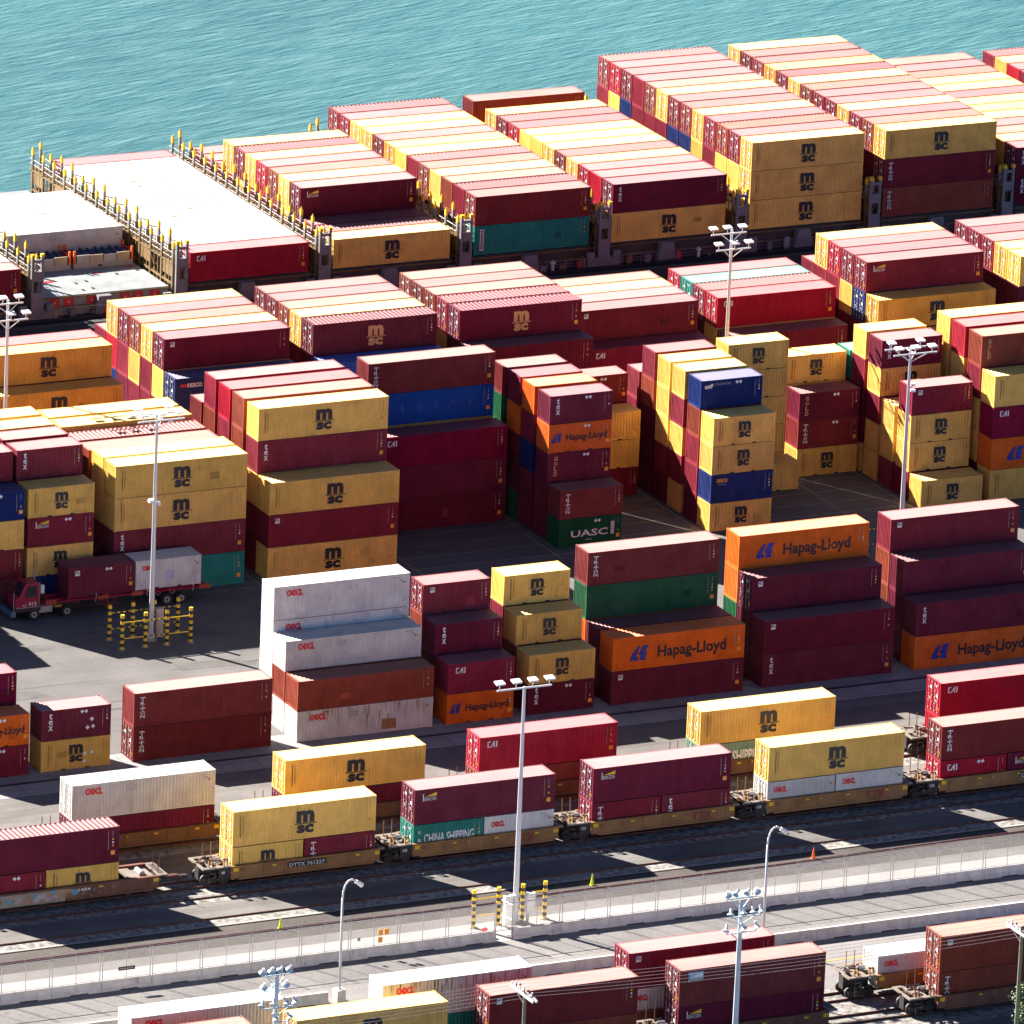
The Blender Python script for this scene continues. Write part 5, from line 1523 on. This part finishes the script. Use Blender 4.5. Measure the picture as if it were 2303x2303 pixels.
# signs hung on the fence
def sign(x0, x1, z0, z1, mat, label, inner=None):
    mb = MB(); mb.box(x0, x1, -76.93, -76.90, z0, z1, mat)
    if inner:
        r = random.Random(2)
        xx = x0 + 0.1
        while xx < x1 - 0.2:
            w = r.uniform(0.05, 0.14)
            mb.box(xx, xx + w, -76.936, -76.931, z0 + 0.10, z1 - 0.10, inner)
            xx += w + 0.04
    o = mb.build("sign"); tag(o, label, "sign", "signs on the chain link fence")
sign(-68.85, -67.5, 2.02, 2.30, M_BLACK, "long narrow black sign on the fence at the left", M_GREYV)
sign(-47.45, -47.08, 2.22, 2.66, M_ORV, "upper left yellow sign of three on the fence")
sign(-46.95, -46.58, 2.24, 2.68, M_ORV, "upper right yellow sign of three on the fence")
sign(-47.47, -47.10, 1.62, 2.06, M_ORV, "lower yellow sign of three on the fence")
sign(-49.2, -48.95, 1.95, 2.25, M_GREYV, "small pale sign on the fence left of the yellow signs")
# cones and hydrant
def cone(x, y, mat, label, h=0.9):
    mb = MB(); mb.box(-0.19, 0.19, -0.19, 0.19, 0, 0.04, mat); mb.tube((0, 0, 0.04), (0, 0, h), 0.155, mat, 0.03, 16)
    o = mb.build("traffic_cone"); o.location = (x, y, 0.56); tag(o, label, "cone", "traffic cones on the verge")
cone(-52.0, -69.0, M_CONE_Y, "lime yellow traffic cone on the verge left of the left street lamp")
cone(-25.1, -68.1, M_CONE_Y, "lime yellow traffic cone on the verge right of the light pole")
cone(-5.95, -68.4, M_CONE_O, "orange traffic cone on the verge behind the right street lamp")
mb = MB(); mb.tube((0, 0, 0), (0, 0, 0.7), 0.14, M_FIRE, n=10); mb.tube((0, 0, 0.7), (0, 0, 0.85), 0.18, M_WHITE, 0.06, 10); mb.tube((-0.26, 0, 0.5), (0.26, 0, 0.5), 0.09, M_FIRE, n=8)
o = mb.build("fire_hydrant"); o.location = (-37.9, -75.6, ZF); tag(o, "red fire hydrant with white cap behind the fence gate", "hydrant")
# street lamps
def street_lamp(x, y, label):
    t = thing("street_lamp", label, "street lamp", (x, y, ZF), 0, "curved street lamps on the road barrier")
    mb = MB(); mb.box(-0.35, 0.35, -0.42, 0.42, 0, 0.95, M_BARR); mb.build("pedestal", t)
    mb = MB(); mb.tube((0, 0, 0.95), (0, 0, 8.2), 0.11, M_POLE, 0.08, 10)
    pts = [(0, 0, 8.2), (0.05, 0, 8.75), (0.20, 0, 9.2), (0.42, 0, 9.48), (0.68, 0, 9.58), (0.92, 0, 9.50), (1.10, 0, 9.32)]
    for a, b_ in zip(pts, pts[1:]):
        mb.tube(a, b_, 0.075, M_POLE, n=10)
    mb.build("mast", t, True)
    mb = MB(); mb.tube((1.05, 0, 9.38), (1.55, 0, 9.02), 0.14, M_WHITE, 0.20, 10); mb.tube((1.55, 0, 9.02), (1.62, 0, 8.97), 0.18, M_GLASS, 0.10, 10); mb.build("lamp_head", t)
street_lamp(-54.2, -84.72, "grey curved street lamp on a concrete pedestal, the left of two")
street_lamp(-18.65, -84.72, "grey curved street lamp on the road barrier, the right of two")
# stadium masts at the bottom
def dome(mb, c, d, r):
    c, d = Vector(c), Vector(d).normalized()
    mb.tube(c, c + d * r * 0.55, r * 0.35, M_MINT, r, 12, False)
    mb.tube(c + d * r * 0.55, c + d * r * 0.75, r, M_MINT, r * 0.92, 12, False)
    mb.poly([tuple(c + d * r * 0.62 + q) for q in [(d.orthogonal().normalized() * math.cos(a) + d.cross(d.orthogonal().normalized()) * math.sin(a)) * r * 0.93 for a in [2 * math.pi * i / 12 for i in range(12)]]], M_GLASS)
    mb.tube(c - d * r * 1.0, c, r * 0.36, M_WHITE, r * 0.4, 10)
def stadium_mast(x, y, zt, label, rings, seed):
    t = thing("floodlight_mast", label, "floodlight mast", (x, y, 0.55), 0, "pale blue floodlight masts by the lower trains")
    h = zt - 0.55
    mb = MB(); mb.tube((0, 0, 0), (0, 0, h), 0.27, M_MINT, 0.15, 12); mb.build("mast", t)
    r = random.Random(seed)
    for zz, offs, dy in rings:
        mb = MB(); mb.box(offs[0], offs[-1], dy - 0.04, dy + 0.04, h + zz - 0.04, h + zz + 0.04, M_MINT)
        mb.bar((0, 0, h + zz - 0.8), (offs[0] * 0.7, dy, h + zz), 0.05, 0.05, M_MINT); mb.bar((0, 0, h + zz - 0.8), (offs[-1] * 0.7, dy, h + zz), 0.05, 0.05, M_MINT)
        mb.build("lamp_arm", t)
        for q in offs:
            mb = MB()
            mb.tube((q, dy, h + zz), (q, dy, h + zz + 0.2), 0.04, M_MINT, n=5)
            dome(mb, (q, dy, h + zz + 0.42), (r.uniform(-0.5, 0.5), -0.35 if dy <= 0 else 0.45, -0.9), 0.30)
            mb.build("floodlight", t)
stadium_mast(-34.45, -111.0, 15.2, "pale blue mast with dome floodlight clusters at the lower right, long pole in view", [(-2.3, (-1.3, 0.05, 1.15), -0.35), (-1.1, (-0.95, 0.1, 0.85, 1.5), -0.3), (0.1, (-0.9, -0.2, 0.7, 1.45), 0.4)], 1)
stadium_mast(-71.45, -111.0, 14.0, "pale blue mast head with dome floodlights at the bottom edge, lower left", [(-3.4, (-0.2, 0.9), -0.3), (-2.3, (-1.2, -0.3, 0.6, 1.3), -0.3), (-1.2, (-0.8, 0.1, 0.9), 0.35), (-0.1, (-0.9, -0.2, 0.5, 1.2), 0.4)], 2)
# timber poles and wires
def wire_pole(x, y, zt, label):
    t = thing("utility_pole", label, "utility pole", (x, y, 0.55), 0, "timber poles of the wire line")
    h = zt - 0.55
    mb = MB(); mb.tube((0, 0, 0), (0, 0, h), 0.17, M_WOOD, 0.12, 10); mb.build("pole", t)
    mb = MB(); mb.box(0.10, 0.22, -1.7, 2.1, h - 0.25, h - 0.08, M_CRATEW); mb.box(-0.22, -0.10, -1.7, 2.1, h - 0.25, h - 0.08, M_CRATEW); mb.bar((-0.2, 1.2, h - 0.2), (0, 0, h - 1.0), 0.05, 0.05, M_STEEL); mb.build("cross_arm", t)
    for i in range(6):
        mb = MB(); yy = -1.5 + i * 0.66
        for xx in (0.16, -0.16):
            mb.tube((xx, yy, h - 0.08), (xx, yy, h + 0.10), 0.035, M_GREYV, n=6); mb.tube((xx, yy, h + 0.10), (xx, yy, h + 0.24), 0.085, M_GLASS if i % 2 else M_GREASE, 0.05, 8)
        mb.build("insulator", t)
wire_pole(-51.7, -111, 10.3, "timber pole with pale double crossarm before the brown container at the bottom")
wire_pole(-10.9, -111, 10.0, "timber pole with pale double crossarm at the bottom right by the leaves")
mwire = flat("wire_grey", (0.30, 0.27, 0.28), 0.5, 0.3)
t = thing("overhead_wire", "thin grey wires strung between the timber poles across the lower containers", "wires", (-51.7, -111, 10.4))
for i in range(6):
    mb = MB(); yy = -1.5 + i * 0.66
    sp = [(-92.5, 10.4), (-51.7, 10.35), (-10.9, 10.05), (29.9, 10.0)]
    for (xa, za), (xb, zb) in zip(sp, sp[1:]):
        N = 10
        pr = None
        for k in range(N + 1):
            f = k / N
            q = (xa + (xb - xa) * f + 51.7, yy, za + (zb - za) * f - 1.6 * f * (1 - f) - (0.0) - 10.4 + 0.15)
            if pr:
                mb.tube(pr, q, 0.014, mwire, n=4, caps=False)
            pr = q
    mb.build("wire", t)
# tree at the bottom right corner
ml1 = flat("leaf_bright", (0.10, 0.17, 0.03), 0.6, var=0.5, scale=2.0)
ml2 = flat("leaf_dark", (0.035, 0.075, 0.02), 0.6, var=0.4, scale=2.0)
t = thing("tree", "bright green leafy tree showing at the bottom right corner behind the timber pole", "tree", (-8.9, -110.0, 0.55))
mb = MB(); mb.tube((0, 0, 0), (0.1, 0.05, 2.2), 0.13, M_WOOD, 0.08, 8)
for a in range(6):
    mb.tube((0.1, 0.05, 1.6 + 0.12 * a), (0.1 + 0.9 * math.cos(a * 1.1), 0.9 * math.sin(a * 1.1), 2.6 + 0.3 * a), 0.05, M_WOOD, 0.015, 6)
mb.build("trunk", t)
mb = MB(); r = random.Random(9)
cl = [(r.uniform(-1.3, 1.6), r.uniform(-1.0, 1.2), r.uniform(1.5, 4.1), r.uniform(0.35, 0.8)) for _ in range(26)]
for cx, cy, cz, cr in cl:
    for _ in range(90):
        d = Vector((r.gauss(0, 1), r.gauss(0, 1), r.gauss(0, 1))).normalized() * cr * r.random() ** 0.4
        q = Vector((cx, cy, cz)) + d
        u = Vector((r.gauss(0, 1), r.gauss(0, 1), r.gauss(0, 1))).normalized(); w = u.orthogonal().normalized()
        s = r.uniform(0.06, 0.12)
        mb.quad(tuple(q - u * s), tuple(q + w * s * 0.6), tuple(q + u * s), tuple(q - w * s * 0.6), ml1 if r.random() < 0.6 else ml2)
mb.build("crown", t)
for (sx, sy_) in ((-21.0, -108.5), (-14.5, -108.0)):
    mb = MB()
    for _ in range(220):
        q = Vector((sx + r.gauss(0, 0.5), sy_ + r.gauss(0, 0.4), 0.6 + abs(r.gauss(0, 0.5))))
        u = Vector((r.gauss(0, 1), r.gauss(0, 1), r.gauss(0, 1))).normalized(); w = u.orthogonal().normalized()
        s = r.uniform(0.06, 0.12)
        mb.quad(tuple(q - u * s), tuple(q + w * s * 0.6), tuple(q + u * s), tuple(q - w * s * 0.6), ml1)
    tag(mb.build("bush"), "low green bush at the bottom edge beside the dark well car, the %s" % ("left one" if sx < -18 else "right one"), "bush")
